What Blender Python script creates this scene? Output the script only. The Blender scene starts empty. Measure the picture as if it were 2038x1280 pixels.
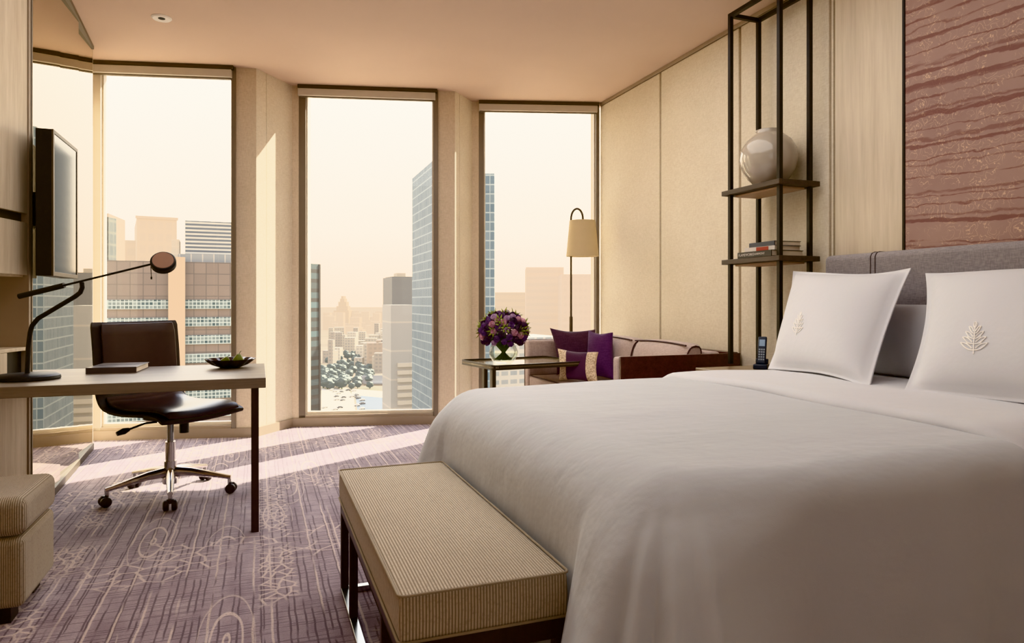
import bpy, bmesh, math, random
from mathutils import Vector, Matrix
random.seed(7)
C = bpy.context.scene.collection
PI = math.pi
H = 1.12; CEIL = 3.05; YAW = math.radians(20.3); FPX = 1362.0
FX, FY = math.sin(YAW), math.cos(YAW)

def at(px, py, d):                     # world point seen at a photo pixel, at depth d
    u = (px-1019)/FPX; v = (600-py)/FPX
    return Vector(((FX+FY*u)*d, (FY-FX*u)*d, H+v*d))

def srgb(*c):
    if len(c) == 1: c = c[0]
    return tuple(((x/255)/12.92 if x/255 <= .04045 else ((x/255+.055)/1.055)**2.4) for x in c)+(1.0,)

# ------------------------------------------------------------------ materials
class NT:
    def __init__(s, name):
        m = bpy.data.materials.new(name); m.use_nodes = True
        s.m = m; s.t = m.node_tree; s.t.nodes.clear()
        s.out = s.t.nodes.new('ShaderNodeOutputMaterial')
    def n(s, typ, props=None, **inp):
        nd = s.t.nodes.new('ShaderNode'+typ)
        for k, v in (props or {}).items(): setattr(nd, k, v)
        for k, v in inp.items(): s.set(nd, k.replace('_', ' '), v)
        return nd
    def set(s, nd, k, v):
        i = nd.inputs[k] if not isinstance(k, str) or k in nd.inputs else nd.inputs[int(k)]
        if isinstance(v, bpy.types.NodeSocket): s.t.links.new(v, i)
        elif isinstance(v, bpy.types.Node): s.t.links.new(v.outputs[0], i)
        else: i.default_value = v
    def math(s, op, a, b=0.0, c=0.0, clamp=False):
        nd = s.t.nodes.new('ShaderNodeMath'); nd.operation = op; nd.use_clamp = clamp
        for i, v in enumerate((a, b, c)): s.set(nd, i, v)
        return nd.outputs[0]
    def mix(s, f, a, b, mode='MIX'):
        nd = s.t.nodes.new('ShaderNodeMix'); nd.data_type = 'RGBA'; nd.blend_type = mode
        s.set(nd, 0, f); s.set(nd, 6, a); s.set(nd, 7, b)
        return nd.outputs[2]
    def ramp(s, v, a, b):              # 0 below a, 1 above b
        nd = s.t.nodes.new('ShaderNodeMapRange'); nd.clamp = True
        s.set(nd, 0, v); s.set(nd, 1, a); s.set(nd, 2, b)
        return nd.outputs[0]
    def coord(s, which='Object', scale=(1, 1, 1), loc=(0, 0, 0), rot=(0, 0, 0)):
        tc = s.t.nodes.new('ShaderNodeTexCoord'); mp = s.t.nodes.new('ShaderNodeMapping')
        s.t.links.new(tc.outputs[which], mp.inputs[0])
        mp.inputs[1].default_value = loc; mp.inputs[2].default_value = rot; mp.inputs[3].default_value = scale
        return mp.outputs[0]
    def sep(s, v):
        nd = s.t.nodes.new('ShaderNodeSeparateXYZ'); s.t.links.new(v, nd.inputs[0]); return nd.outputs
    def comb(s, x, y, z):
        nd = s.t.nodes.new('ShaderNodeCombineXYZ')
        for i, v in enumerate((x, y, z)): s.set(nd, i, v)
        return nd.outputs[0]
    def noise(s, vec, scale, detail=3, rough=.55):
        nd = s.n('TexNoise'); s.set(nd, 'Vector', vec); s.set(nd, 'Scale', scale); s.set(nd, 'Detail', detail); s.set(nd, 'Roughness', rough)
        return nd.outputs[0]
    def bsdf(s, color, rough=.5, metal=0.0, bump=None, bstr=.2, bdist=.01, sheen=0.0, spec=.5, coat=0):
        b = s.t.nodes.new('ShaderNodeBsdfPrincipled')
        s.set(b, 'Base Color', color); s.set(b, 'Roughness', rough); s.set(b, 'Metallic', metal)
        s.set(b, 'Specular IOR Level', spec); s.set(b, 'Sheen Weight', sheen); s.set(b, 'Coat Weight', coat)
        if bump is not None:
            bp = s.t.nodes.new('ShaderNodeBump'); s.set(bp, 'Height', bump); s.set(bp, 'Strength', bstr); s.set(bp, 'Distance', bdist)
            s.t.links.new(bp.outputs[0], b.inputs['Normal'])
        s.t.links.new(b.outputs[0], s.out.inputs[0])
        return s.m

def plain(name, col, rough=.5, metal=0, var=.06, scale=6, **kw):
    t = NT(name); v = t.coord(); nz = t.noise(v, scale)
    c = srgb(col); d = tuple(x*(1-var*3) for x in c[:3])+(1,)
    return t.bsdf(t.mix(t.ramp(nz, .3, .7), d, c), rough, metal, **kw)

def wood(name, c1, c2, axis='z', rough=.45, sc=1.0, contrast=1.0):
    t = NT(name)
    s = {'z': (14, 14, .8), 'x': (.8, 14, 14), 'y': (14, .8, 14)}[axis]
    v = t.coord(scale=tuple(a*sc for a in s)); nz = t.noise(v, 1.6, 5, .6)
    fine = t.noise(t.coord(scale=tuple(a*sc*7 for a in s)), 1.0, 2)
    f = t.math('ADD', t.math('MULTIPLY', nz, .7), t.math('MULTIPLY', fine, .3))
    return t.bsdf(t.mix(t.ramp(f, .5-.18/contrast, .5+.18/contrast), srgb(c1), srgb(c2)), rough, bump=fine, bstr=.05)

def weave(name, c1, c2, sc=220, rough=.9, bstr=.25, blot=.25):
    t = NT(name); v = t.coord()
    a = t.noise(t.coord(scale=(sc, sc, sc*.12)), 1, 1); b = t.noise(t.coord(scale=(sc*.12, sc*.12, sc)), 1, 1)
    f = t.math('MULTIPLY', t.math('ADD', a, b), .5)
    big = t.noise(v, 2.2, 3)
    f2 = t.math('ADD', t.math('MULTIPLY', t.ramp(f, .38, .62), 1-blot), t.math('MULTIPLY', t.ramp(big, .35, .65), blot))
    return t.bsdf(t.mix(f2, srgb(c1), srgb(c2)), rough, bump=f, bstr=bstr, bdist=.002, sheen=.15, spec=.2)

def ribbed(name, c1, c2, period=.0085):
    t = NT(name); o = t.sep(t.coord()); g = t.n('NewGeometry'); nn = t.sep(g.outputs['Normal'])
    anx = t.math('ABSOLUTE', nn[0]); k = t.math('GREATER_THAN', anx, .7)
    p = t.math('ADD', t.math('MULTIPLY', o[0], t.math('SUBTRACT', 1, k)), t.math('MULTIPLY', o[1], k))
    w = t.math('SINE', t.math('MULTIPLY', p, 2*PI/period)); w = t.ramp(w, -.8, .6)
    g2 = t.noise(t.coord(scale=(120, 120, 120)), 1, 1); w2 = t.math('MULTIPLY', w, t.ramp(g2, -.1, .5))
    big = t.noise(t.coord(), 3, 2)
    col = t.mix(w2, srgb(c1), srgb(c2)); col = t.mix(t.math('MULTIPLY', t.ramp(big, .4, .7), .18), col, srgb(c1))
    return t.bsdf(col, .92, bump=w, bstr=.5, bdist=.002, sheen=.2, spec=.15)

M = {}
M['ceiling'] = plain('ceiling_paint', (222, 200, 184), .85, var=.01, scale=2)
M['wall_paint'] = plain('wall_paint', (205, 182, 146), .8, var=.02)
M['linen'] = weave('linen_wall', (216, 205, 184), (234, 225, 207), 260, .85, .12)
M['linen_dark'] = weave('linen_column', (210, 196, 174), (228, 215, 195), 260, .85, .12)
M['ash'] = wood('ash_panel', (204, 190, 168), (224, 211, 190), 'z', .5)
M['ash_light'] = wood('ash_cabinet', (190, 174, 150), (216, 202, 180), 'z', .5, 1.4)
M['desk'] = wood('grey_oak', (118, 107, 96), (146, 134, 121), 'x', .42, 1.5)
M['bronze'] = plain('bronze_metal', (134, 124, 112), .45, .3, var=.02)
M['bronze_dark'] = plain('dark_bronze', (84, 74, 62), .45, .3, var=.02)
M['trim'] = plain('trim_taupe', (170, 155, 138), .5, var=.02)
M['alu'] = plain('pale_blind', (214, 208, 196), .6, var=.02)
M['sill'] = plain('pale_sill', (226, 216, 198), .5, var=.02)
M['black'] = plain('black_metal', (34, 30, 29), .42, .3, var=.05)
M['blackmatte'] = plain('black_plastic', (26, 25, 27), .5, var=.05)
M['screen'] = plain('screen_glass', (10, 12, 14), .06, var=0, spec=.6)
M['rackwood'] = wood('rack_wood', (48, 38, 34), (78, 66, 58), 'y', .45)
M['shelf_under'] = plain('shelf_underside', (186, 158, 132), .5)
M['espresso'] = wood('espresso_wood', (44, 32, 33), (62, 47, 46), 'z', .35)
M['mahogany'] = wood('mahogany_panel', (62, 36, 38), (92, 58, 56), 'y', .25)
M['walnut_top'] = wood('nightstand_top', (120, 104, 84), (150, 132, 108), 'x', .35)
M['chrome'] = plain('chrome', (205, 200, 196), .14, 1.0, var=.0)
M['steel'] = plain('brushed_steel', (170, 172, 172), .25, 1.0, var=.02)
M['leather'] = plain('brown_leather', (62, 49, 49), .34, var=.06, scale=14, bump=None, spec=.5)
M['leather_dark'] = plain('dark_leather_edge', (40, 30, 29), .42, var=.05)
M['rubber'] = plain('caster_rubber', (48, 36, 36), .5)
M['rib'] = ribbed('ribbed_bench_fabric', (150, 137, 120), (210, 198, 181), .0075)
M['rib_fine'] = ribbed('ribbed_ottoman_fabric', (134, 122, 106), (190, 178, 160), .0065)
M['piping'] = plain('fabric_piping', (172, 160, 142), .8)
M['headboard'] = weave('grey_headboard', (132, 128, 132), (164, 158, 160), 320, .95, .3)
M['seam'] = plain('dark_seam', (92, 84, 84), .9)
M['sofa'] = weave('mauve_grey_upholstery', (176, 158, 152), (204, 188, 182), 300, .9, .2)
M['plum_piping'] = plain('plum_piping', (70, 42, 48), .6)
M['plum'] = weave('plum_velvet', (70, 50, 66), (94, 70, 88), 160, .75, .15)
M['plum_b'] = weave('purple_velvet', (74, 44, 82), (98, 62, 104), 160, .75, .15)
M['shade'] = plain('lamp_shade_linen', (214, 196, 160), .9, var=.02)
M['bronze_pole'] = plain('antique_pole', (110, 98, 84), .35, .6)
M['ceramic'] = plain('pale_glaze', (196, 186, 172), .12, var=.08, scale=2, coat=.6)
M['green_pear'] = plain('green_fruit', (118, 128, 40), .45, var=.15, scale=20)
M['pewter'] = plain('dark_pewter', (66, 54, 52), .25, .8, var=.1)
M['leaf'] = plain('leaf_green', (160, 172, 84), .6, var=.15, scale=30)
M['stem'] = plain('stem_green', (74, 92, 48), .6)
M['paper'] = plain('page_edges', (226, 214, 196), .9)
M['thread'] = plain('white_embroidery', (252, 249, 244), .5, var=0)

def linen_white(name, col, ws=1.0):
    t = NT(name); v = t.coord()
    n1 = t.noise(t.coord(scale=(1.2, 2.2, 2)), 2.2, 4, .5); n2 = t.noise(t.coord(scale=(400, 400, 400)), 1, 1)
    b = t.math('ADD', t.math('MULTIPLY', n1, ws), t.math('MULTIPLY', n2, .01))
    return t.bsdf(srgb(col), .8, bump=b, bstr=.5, bdist=.03, sheen=.2, spec=.2)
M['sheet'] = linen_white('white_cotton', (194, 197, 202))
M['pillow'] = linen_white('white_pillowcase', (212, 213, 218), .5)

def mirror_mat():
    t = NT('tinted_mirror')
    return t.bsdf(srgb(206, 196, 178), .01, 1.0, spec=.5)
M['mirror'] = mirror_mat()

def glass(name, refl=.06, tint=(1, 1, 1, 1)):
    t = NT(name); tr = t.n('BsdfTransparent', Color=tint); gl = t.n('BsdfGlossy', Roughness=.0)
    fr = t.n('Fresnel', IOR=1.35)
    mx = t.n('MixShader'); t.set(mx, 0, t.math('MULTIPLY', fr.outputs[0], refl*12)); t.set(mx, 1, tr.outputs[0]); t.set(mx, 2, gl.outputs[0])
    t.t.links.new(mx.outputs[0], t.out.inputs[0]); return t.m
M['glass'] = glass('window_glass', .05)
M['vase_glass'] = glass('vase_glass', .05, (.95, .96, .94, 1))
M['water'] = glass('vase_water', .02, (.93, .95, .91, 1))

def carpet():
    t = NT('purple_patterned_carpet'); o = t.coord()
    wob = t.n('TexNoise', Scale=7.0, Detail=2.0); t.set(wob, 'Vector', o)
    off = t.n('VectorMath', {'operation': 'MULTIPLY_ADD'}); t.set(off, 0, wob.outputs['Color']); t.set(off, 1, (.012, .012, 0)); t.set(off, 2, o)
    v = off.outputs[0]; xyz = t.sep(v)
    def vor(sx, sy, seed=0):
        mp = t.n('VectorMath', {'operation': 'MULTIPLY'}); t.set(mp, 0, v); t.set(mp, 1, (sx, sy, 0))
        ad = t.n('VectorMath', {'operation': 'ADD'}); t.set(ad, 0, mp.outputs[0]); t.set(ad, 1, (seed, seed*1.7, 0))
        vn = t.n('TexVoronoi', {'feature': 'DISTANCE_TO_EDGE', 'voronoi_dimensions': '2D'}, Scale=1.0); t.set(vn, 'Vector', ad.outputs[0])
        return vn.outputs[0]
    def lines(sock, freq, width, seed=0., jit=.9):    # irregular parallel threads
        s1 = t.math('ADD', t.math('MULTIPLY', sock, freq), seed)
        cell = t.math('FLOOR', s1); fr = t.math('FRACT', s1)
        wn = t.n('TexWhiteNoise', {'noise_dimensions': '1D'}); t.set(wn, 'W', cell)
        c = t.math('ADD', .5, t.math('MULTIPLY', t.math('SUBTRACT', wn.outputs[0], .5), jit))
        d = t.math('ABSOLUTE', t.math('SUBTRACT', fr, c))
        return t.math('SUBTRACT', 1, t.ramp(d, width*.5, width))
    n_big = t.noise(o, 1.3, 2); n_mid = t.noise(t.coord(scale=(1, .45, 1)), 9, 3); n_f = t.noise(o, 160, 2)
    brk = t.noise(t.coord(scale=(30, 5, 1)), 1, 2)
    brk2 = t.noise(t.coord(scale=(5, 30, 1)), 1, 2)
    dark_y = t.math('MULTIPLY', lines(xyz[0], 33, .15, 3.3), t.ramp(brk, .36, .48))
    dark_x = t.math('MULTIPLY', lines(xyz[1], 48, .15, 1.1), t.ramp(brk2, .42, .55))
    base = t.mix(t.ramp(n_mid, .35, .65), srgb(142, 127, 138), srgb(172, 158, 166))
    base = t.mix(t.math('MULTIPLY', t.ramp(n_f, .3, .7), .35), base, srgb(114, 96, 108))
    dk = t.math('MAXIMUM', dark_y, t.math('MULTIPLY', dark_x, .95))
    col = t.mix(t.math('MULTIPLY', dk, .85), base, srgb(84, 68, 82))
    # bands of pale drawing: honeycomb strips, ovals, ladders and long threads
    cells = t.math('SUBTRACT', 1, t.ramp(vor(9, 14, 3), .03, .075))
    cells2 = t.math('SUBTRACT', 1, t.ramp(vor(20, 20, 9), .06, .14))
    band = t.math('MULTIPLY', t.ramp(t.math('SINE', t.math('ADD', t.math('MULTIPLY', xyz[1], 5.4), t.math('MULTIPLY', n_big, 5))), .35, .6), t.ramp(n_big, .36, .46))
    band2 = t.math('MULTIPLY', t.ramp(t.math('SINE', t.math('ADD', t.math('MULTIPLY', xyz[0], 7.3), 1.0)), .84, .9), t.ramp(t.noise(t.coord(loc=(4, 2, 0)), 1.6, 1), .48, .54))
    pv = t.n('VectorMath', {'operation': 'MULTIPLY'}); t.set(pv, 0, v); t.set(pv, 1, (3.8, .95, 0))
    v1 = t.n('TexVoronoi', {'feature': 'F1', 'voronoi_dimensions': '2D'}, Scale=1.0, Randomness=.7); t.set(v1, 'Vector', pv.outputs[0])
    ring = t.ramp(t.math('SINE', t.math('MULTIPLY', v1.outputs['Distance'], 40)), .80, .94)
    ring = t.math('MULTIPLY', ring, t.math('SUBTRACT', 1, t.ramp(v1.outputs['Distance'], .34, .36)))
    ring = t.math('MULTIPLY', ring, t.ramp(t.noise(t.coord(loc=(9, 1, 0)), 1.1, 1), .53, .56))
    longt = t.math('MULTIPLY', lines(xyz[0], 9.5, .05, .7), t.ramp(t.noise(t.coord(scale=(3, 1.2, 1)), 1.3, 2), .40, .48))
    pale = t.math('MAXIMUM', t.math('MULTIPLY', cells, band), t.math('MAXIMUM', t.math('MULTIPLY', cells2, band2), t.math('MAXIMUM', ring, longt)))
    pale = t.math('MULTIPLY', pale, t.ramp(n_f, .2, .5))
    col = t.mix(t.math('MULTIPLY', pale, .68), col, srgb(222, 204, 196))
    h = t.math('ADD', t.math('MULTIPLY', pale, .4), n_f)
    return t.bsdf(col, .95, bump=h, bstr=.5, bdist=.004, sheen=.3, spec=.1)
M['carpet'] = carpet()

def art():
    t = NT('woven_mural_cloth'); o = t.coord(); x = t.sep(o)
    wv = t.noise(t.coord(scale=(1, 2.0, 5)), 2.4, 4, .6)
    # brush strokes: slanted, ragged horizontal streaks
    zz = t.math('ADD', x[2], t.math('MULTIPLY', x[1], -.06)); zz = t.math('ADD', zz, t.math('MULTIPLY', wv, .07))
    def st(freq, w, seed):
        s1 = t.math('ADD', t.math('MULTIPLY', zz, freq), seed); cell = t.math('FLOOR', s1); fr = t.math('FRACT', s1)
        wn = t.n('TexWhiteNoise', {'noise_dimensions': '1D'}); t.set(wn, 'W', cell)
        c = t.math('ADD', .25, t.math('MULTIPLY', wn.outputs[0], .5)); ww = t.math('ADD', .02, t.math('MULTIPLY', t.math('FRACT', t.math('MULTIPLY', wn.outputs[0], 7.7)), w))
        d = t.math('ABSOLUTE', t.math('SUBTRACT', fr, c))
        return t.math('SUBTRACT', 1, t.ramp(t.math('SUBTRACT', d, ww), -.02, .03))
    s = t.math('MAXIMUM', st(13, .14, .3), t.math('MULTIPLY', st(7.5, .05, 5.1), .8))
    s = t.math('MULTIPLY', s, t.ramp(t.noise(t.coord(scale=(1, 2.5, 30)), 1.2, 3), .34, .46))
    # fine gold line motifs
    mp = t.n('VectorMath', {'operation': 'MULTIPLY'}); t.set(mp, 0, t.comb(x[1], x[2], 0.)); t.set(mp, 1, (9.5, 9.5, 0))
    nz = t.n('TexNoise', Scale=2.6, Detail=2.); t.set(nz, 'Vector', mp.outputs[0])
    ad = t.n('VectorMath', {'operation': 'MULTIPLY_ADD'}); t.set(ad, 0, nz.outputs['Color']); t.set(ad, 1, (.9, .9, 0)); t.set(ad, 2, mp.outputs[0])
    vn = t.n('TexVoronoi', {'voronoi_dimensions': '2D', 'feature': 'F1'}, Scale=1.0, Randomness=.35); t.set(vn, 'Vector', ad.outputs[0])
    rg = t.math('ABSOLUTE', t.math('SINE', t.math('MULTIPLY', vn.outputs['Distance'], 17)))
    gold = t.math('SUBTRACT', 1, t.ramp(rg, .08, .22)); gold = t.math('MULTIPLY', gold, t.ramp(t.noise(t.coord(), 9, 2), .42, .52))
    wvn = t.noise(t.coord(scale=(1, 400, 400)), 1, 1)
    base = t.mix(t.ramp(t.noise(t.coord(), 2, 3), .3, .7), srgb(160, 134, 128), srgb(178, 152, 143))
    base = t.mix(t.math('MULTIPLY', wvn, .2), base, srgb(136, 106, 102))
    col = t.mix(t.math('MULTIPLY', gold, .75), base, srgb(226, 196, 168))
    col = t.mix(t.math('MULTIPLY', s, .75), col, srgb(122, 84, 82))
    return t.bsdf(col, .7, bump=wvn, bstr=.1, bdist=.002, spec=.25)
M['art'] = art()

def lumbar():
    t = NT('cream_and_purple_lumbar'); u = t.sep(t.coord('UV'))
    nz = t.noise(t.coord(), 90, 3)
    e = t.math('ABSOLUTE', t.math('SUBTRACT', u[0], .5)); k = t.math('GREATER_THAN', e, .26)
    cream = t.mix(t.ramp(nz, .35, .6), srgb(176, 150, 122), srgb(232, 214, 188))
    return t.bsdf(t.mix(k, srgb(80, 50, 74), cream), .8, bump=nz, bstr=.4, bdist=.006, sheen=.3, spec=.2)
M['lumbar'] = lumbar()

def flower_mat(name, col, col2):
    t = NT(name); nz = t.noise(t.coord(), 60, 2)
    return t.bsdf(t.mix(t.ramp(nz, .35, .65), srgb(col), srgb(col2)), .6, sheen=.3, spec=.2)
FL = {'pink': flower_mat('pink_petals', (190, 140, 160), (214, 170, 186)), 'violet': flower_mat('violet_petals', (92, 64, 108), (124, 90, 138)),
      'dark': flower_mat('dark_plum_petals', (52, 34, 54), (76, 48, 74)), 'lilac': flower_mat('lilac_petals', (178, 150, 186), (204, 178, 206))}

def facade(name, wall, win, sx, sz, wx=.3, wz=.3, haze=.3, hazecol=(250, 228, 200), var=.4):
    t = NT(name); o = t.sep(t.coord()); g = t.n('TexCoord')
    p = t.math('ADD', o[0], o[1])
    fx = t.math('FRACT', t.math('DIVIDE', p, sx)); fz = t.math('FRACT', t.math('DIVIDE', o[2], sz))
    k = t.math('MULTIPLY', t.math('GREATER_THAN', fx, wx), t.math('GREATER_THAN', fz, wz))
    nn = t.sep(g.outputs['Normal']); k = t.math('MULTIPLY', k, t.math('LESS_THAN', nn[2], .5))
    wn = t.n('TexWhiteNoise', {'noise_dimensions': '3D'})
    t.set(wn, 'Vector', t.comb(t.math('FLOOR', t.math('DIVIDE', p, sx)), t.math('FLOOR', t.math('DIVIDE', o[2], sz)), 0.))
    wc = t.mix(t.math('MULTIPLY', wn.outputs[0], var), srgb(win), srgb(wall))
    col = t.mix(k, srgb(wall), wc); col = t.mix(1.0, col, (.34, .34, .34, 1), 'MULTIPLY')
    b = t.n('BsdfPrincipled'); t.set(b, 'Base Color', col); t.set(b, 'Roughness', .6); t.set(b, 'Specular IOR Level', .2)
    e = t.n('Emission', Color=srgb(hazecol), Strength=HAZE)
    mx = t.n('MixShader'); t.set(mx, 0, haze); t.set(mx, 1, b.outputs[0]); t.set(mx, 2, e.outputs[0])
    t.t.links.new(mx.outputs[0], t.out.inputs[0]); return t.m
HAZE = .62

# ------------------------------------------------------------------ mesh helpers
class MB:
    def __init__(s): s.bm = bmesh.new()
    def box(s, x0, x1, y0, y1, z0, z1, mat=None):
        vs = [s.bm.verts.new((x, y, z)) for x in (x0, x1) for y in (y0, y1) for z in (z0, z1)]
        if mat is not None:
            for v in vs: v.co = mat @ v.co
        for f in ((0,1,3,2), (4,6,7,5), (0,4,5,1), (2,3,7,6), (0,2,6,4), (1,5,7,3)):
            s.bm.faces.new([vs[i] for i in f])
        return s
    def prism(s, poly, z0, z1):
        a = [s.bm.verts.new((x, y, z0)) for x, y in poly]; b = [s.bm.verts.new((x, y, z1)) for x, y in poly]
        n = len(poly); s.bm.faces.new(list(reversed(a))); s.bm.faces.new(b)
        for i in range(n): s.bm.faces.new([a[i], a[(i+1) % n], b[(i+1) % n], b[i]])
        return s
    def tube(s, pts, r, n=10, close=False, cap=True):
        pts = [Vector(p) for p in pts]; rs = r if isinstance(r, (list, tuple)) else [r]*len(pts); rings = []; prev = None
        for i, p in enumerate(pts):
            if close: t = pts[(i+1) % len(pts)]-pts[i-1]
            else: t = pts[min(i+1, len(pts)-1)]-pts[max(i-1, 0)]
            t.normalize()
            if prev is None: up = Vector((0, 0, 1)) if abs(t.z) < .9 else Vector((1, 0, 0))
            else: up = prev
            a = t.cross(up); a.normalize(); b = a.cross(t); b.normalize(); prev = b
            rings.append([s.bm.verts.new(p+(a*math.cos(2*PI*k/n)+b*math.sin(2*PI*k/n))*rs[i]) for k in range(n)])
        m = len(rings)
        for i in range(m if close else m-1):
            A, B = rings[i], rings[(i+1) % m]
            for k in range(n): s.bm.faces.new([A[k], B[k], B[(k+1) % n], A[(k+1) % n]])
        if cap and not close: s.bm.faces.new(rings[0]); s.bm.faces.new(list(reversed(rings[-1])))
        return s
    def lathe(s, prof, c=(0, 0, 0), n=40, wav=None):
        rings = []
        for j, (r, z) in enumerate(prof):
            rings.append([s.bm.verts.new((c[0]+(r if not wav else wav(r, 2*PI*k/n, j))*math.cos(2*PI*k/n), c[1]+(r if not wav else wav(r, 2*PI*k/n, j))*math.sin(2*PI*k/n), c[2]+z)) for k in range(n)])
        for A, B in zip(rings, rings[1:]):
            for k in range(n): s.bm.faces.new([A[k], A[(k+1) % n], B[(k+1) % n], B[k]])
        if prof[0][0] > 0: s.bm.faces.new(list(reversed(rings[0])))
        if prof[-1][0] > 0: s.bm.faces.new(rings[-1])
        return s
    def grid(s, rows, wrap=False, uv=None):
        R = [[s.bm.verts.new(p) for p in r] for r in rows]
        for A, B in zip(R, R[1:]):
            for k in range(len(A)-(0 if wrap else 1)): s.bm.faces.new([A[k], A[(k+1) % len(A)], B[(k+1) % len(A)], B[k]])
        return R
    def build(s, name, mat, parent=None, bevel=0, smooth=35, seg=2, sub=0, solid=0, fixn=True):
        bmesh.ops.remove_doubles(s.bm, verts=s.bm.verts, dist=1e-6)
        if fixn: bmesh.ops.recalc_face_normals(s.bm, faces=s.bm.faces)
        me = bpy.data.meshes.new(name); s.bm.to_mesh(me); s.bm.free()
        me.materials.append(M[mat] if isinstance(mat, str) else mat)
        o = bpy.data.objects.new(name, me); C.objects.link(o)
        if parent: o.parent = parent
        if smooth: me.shade_smooth()
        if smooth: me.set_sharp_from_angle(angle=math.radians(smooth))
        if solid:
            md = o.modifiers.new('solid', 'SOLIDIFY'); md.thickness = solid; md.offset = 0
        if bevel:
            md = o.modifiers.new('bevel', 'BEVEL'); md.width = bevel; md.segments = seg; md.limit_method = 'ANGLE'; md.angle_limit = math.radians(40)
        if sub:
            md = o.modifiers.new('sub', 'SUBSURF'); md.levels = md.render_levels = sub
        return o

def thing(name, label, cat, loc=(0, 0, 0), rz=0, group=None):
    o = bpy.data.objects.new(name, None); C.objects.link(o); o.empty_display_size = .1
    o.location = loc; o.rotation_euler = (0, 0, rz); tag(o, label, cat, group); return o
def tag(o, label, cat, group=None, kind=None):
    if label: o['label'] = label
    if cat: o['category'] = cat
    if group: o['group'] = group
    if kind: o['kind'] = kind
    return o
def struct(o, label=None):
    o['kind'] = 'structure'
    if label: o['label'] = label
    return o
def box(name, mat, parent, x0, x1, y0, y1, z0, z1, bevel=0, **k):
    return MB().box(x0, x1, y0, y1, z0, z1).build(name, mat, parent, bevel=bevel, **k)

# ------------------------------------------------------------------ room
WX = 3.12
# window bays: frame start, glass start, glass end, frame end, column corner
def on(Qx, Qy, sl, X): return (X, Qy+sl*(X-Qx))
BAY = [dict(q=(-1.27, 6.35), sl=-.24, f0=-1.26, g0=-1.187, g1=-.222, f1=-.176, p=-.02),
       dict(q=(.28, 6.425), sl=-.245, f0=.335, g0=.405, g1=1.487, f1=1.541, p=1.69),
       dict(q=(1.93, 6.33), sl=-.30, f0=1.993, g0=2.053, g1=3.073, f1=3.118, p=3.12)]
zig = []
for b in BAY:
    zig.append(b['q']); zig.append(on(*b['q'], b['sl'], b['p']))
out = [(x, y+.12) for x, y in zig]
poly = [(-1.8, -1.7), (3.22, -1.7), (3.22, 6.09)]+list(reversed(out))+[(-1.8, 6.5)]
struct(MB().prism(poly, -.1, 0).build('floor', 'carpet', smooth=0), 'purple patterned carpet with pale drawn lines')
struct(MB().prism(poly, CEIL, CEIL+.1).build('ceiling', 'ceiling', smooth=0), 'plain warm beige ceiling')
struct(box('wall_left', 'wall_paint', None, -1.85, -1.75, -1.7, 6.5, 0, CEIL))
struct(box('wall_near', 'wall_paint', None, -1.75, WX+.08, -1.75, -1.65, 0, CEIL))

wr = bpy.data.objects.new('wall_right', None); C.objects.link(wr); struct(wr, 'beige fabric panelled wall on the right')
box('wall_core', 'trim', wr, WX+.02, WX+.1, -1.65, 5.99, 0, CEIL)
for y0, y1, m in ((4.905, 5.955, 'linen'), (3.905, 4.88, 'linen'), (3.105, 3.88, 'linen'), (2.60, 3.06, 'ash'), (.95, 1.5, 'ash'), (-1.6, .93, 'linen')):
    box('wall_panel', m, wr, WX, WX+.03, y0, y1, .12, CEIL-.035, .003)
box('wall_panel', 'linen', wr, WX+.005, WX+.03, 3.077, 3.09, .12, CEIL-.035)
struct(box('baseboard_right', 'trim', None, WX-.012, WX+.02, -1.6, 5.955, 0, .11, .003))
struct(box('trim_1', 'trim', None, WX-.008, WX+.02, -1.6, 5.955, CEIL-.03, CEIL-.001, .003), 'slim beige cornice strip along the panelled wall')

wb = bpy.data.objects.new('wall_back', None); C.objects.link(wb); struct(wb, 'fabric covered zigzag window wall')
bb = bpy.data.objects.new('baseboard_back', None); C.objects.link(bb); struct(bb, 'taupe baseboard following the window wall')
def slab(parent, name, mat, a, b, t, z0, z1, bevel=0, off=0.0):
    a = Vector(a); b = Vector(b); d = (b-a).normalized(); n = Vector((-d.y, d.x))
    a = a+n*off; b = b+n*off
    return MB().prism([tuple(a), tuple(b), tuple(b+n*t), tuple(a+n*t)], z0, z1).build(name, mat, parent, bevel=bevel)
for i, b in enumerate(BAY):
    q = b['q']; P = on(*q, b['sl'], b['p']); F0 = on(*q, b['sl'], b['f0']); F1 = on(*q, b['sl'], b['f1'])
    if i: slab(wb, 'wall_panel', 'linen_dark', q, F0, .06, .0, CEIL)
    if i < 2:
        slab(wb, 'wall_panel', 'linen_dark', F1, P, .06, .0, CEIL)
        nq = Vector(BAY[i+1]['q']); Pv = Vector(P)
        m = Pv+(nq-Pv)*.27
        slab(wb, 'wall_panel', 'linen', Pv, m-(nq-Pv).normalized()*.004, .05, .0, CEIL)
        slab(wb, 'wall_panel', 'linen', m, nq, .05, .0, CEIL)
        slab(wb, 'wall_core', 'trim', Pv, nq, .02, .0, CEIL, off=.052)
        slab(bb, 'baseboard', 'trim', P, nq, -.014, 0, .075)
    slab(bb, 'baseboard', 'trim', (q[0], q[1]), P, -.014, 0, .075)
for qx, qy in (BAY[1]['q'], BAY[2]['q'], (3.36, 6.22)):      # mullion fins outside the glass
    f = [(qx-.22, qy-.16), (qx, qy+.065), (qx+.19, qy+.46), (qx+.13, qy+.48), (qx-.26, qy-.10)]
    MB().prism(f, -2, 4.2).build('outer_fin', 'sill', wb)
slab(wb, 'wall_panel', 'linen_dark', (-1.19, 5.97), (-1.75, 5.97), -.05, 0, CEIL)
slab(wb, 'wall_panel', 'linen', (-1.29, 6.03), (-1.29, 6.36), .05, 0, CEIL)

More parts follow.
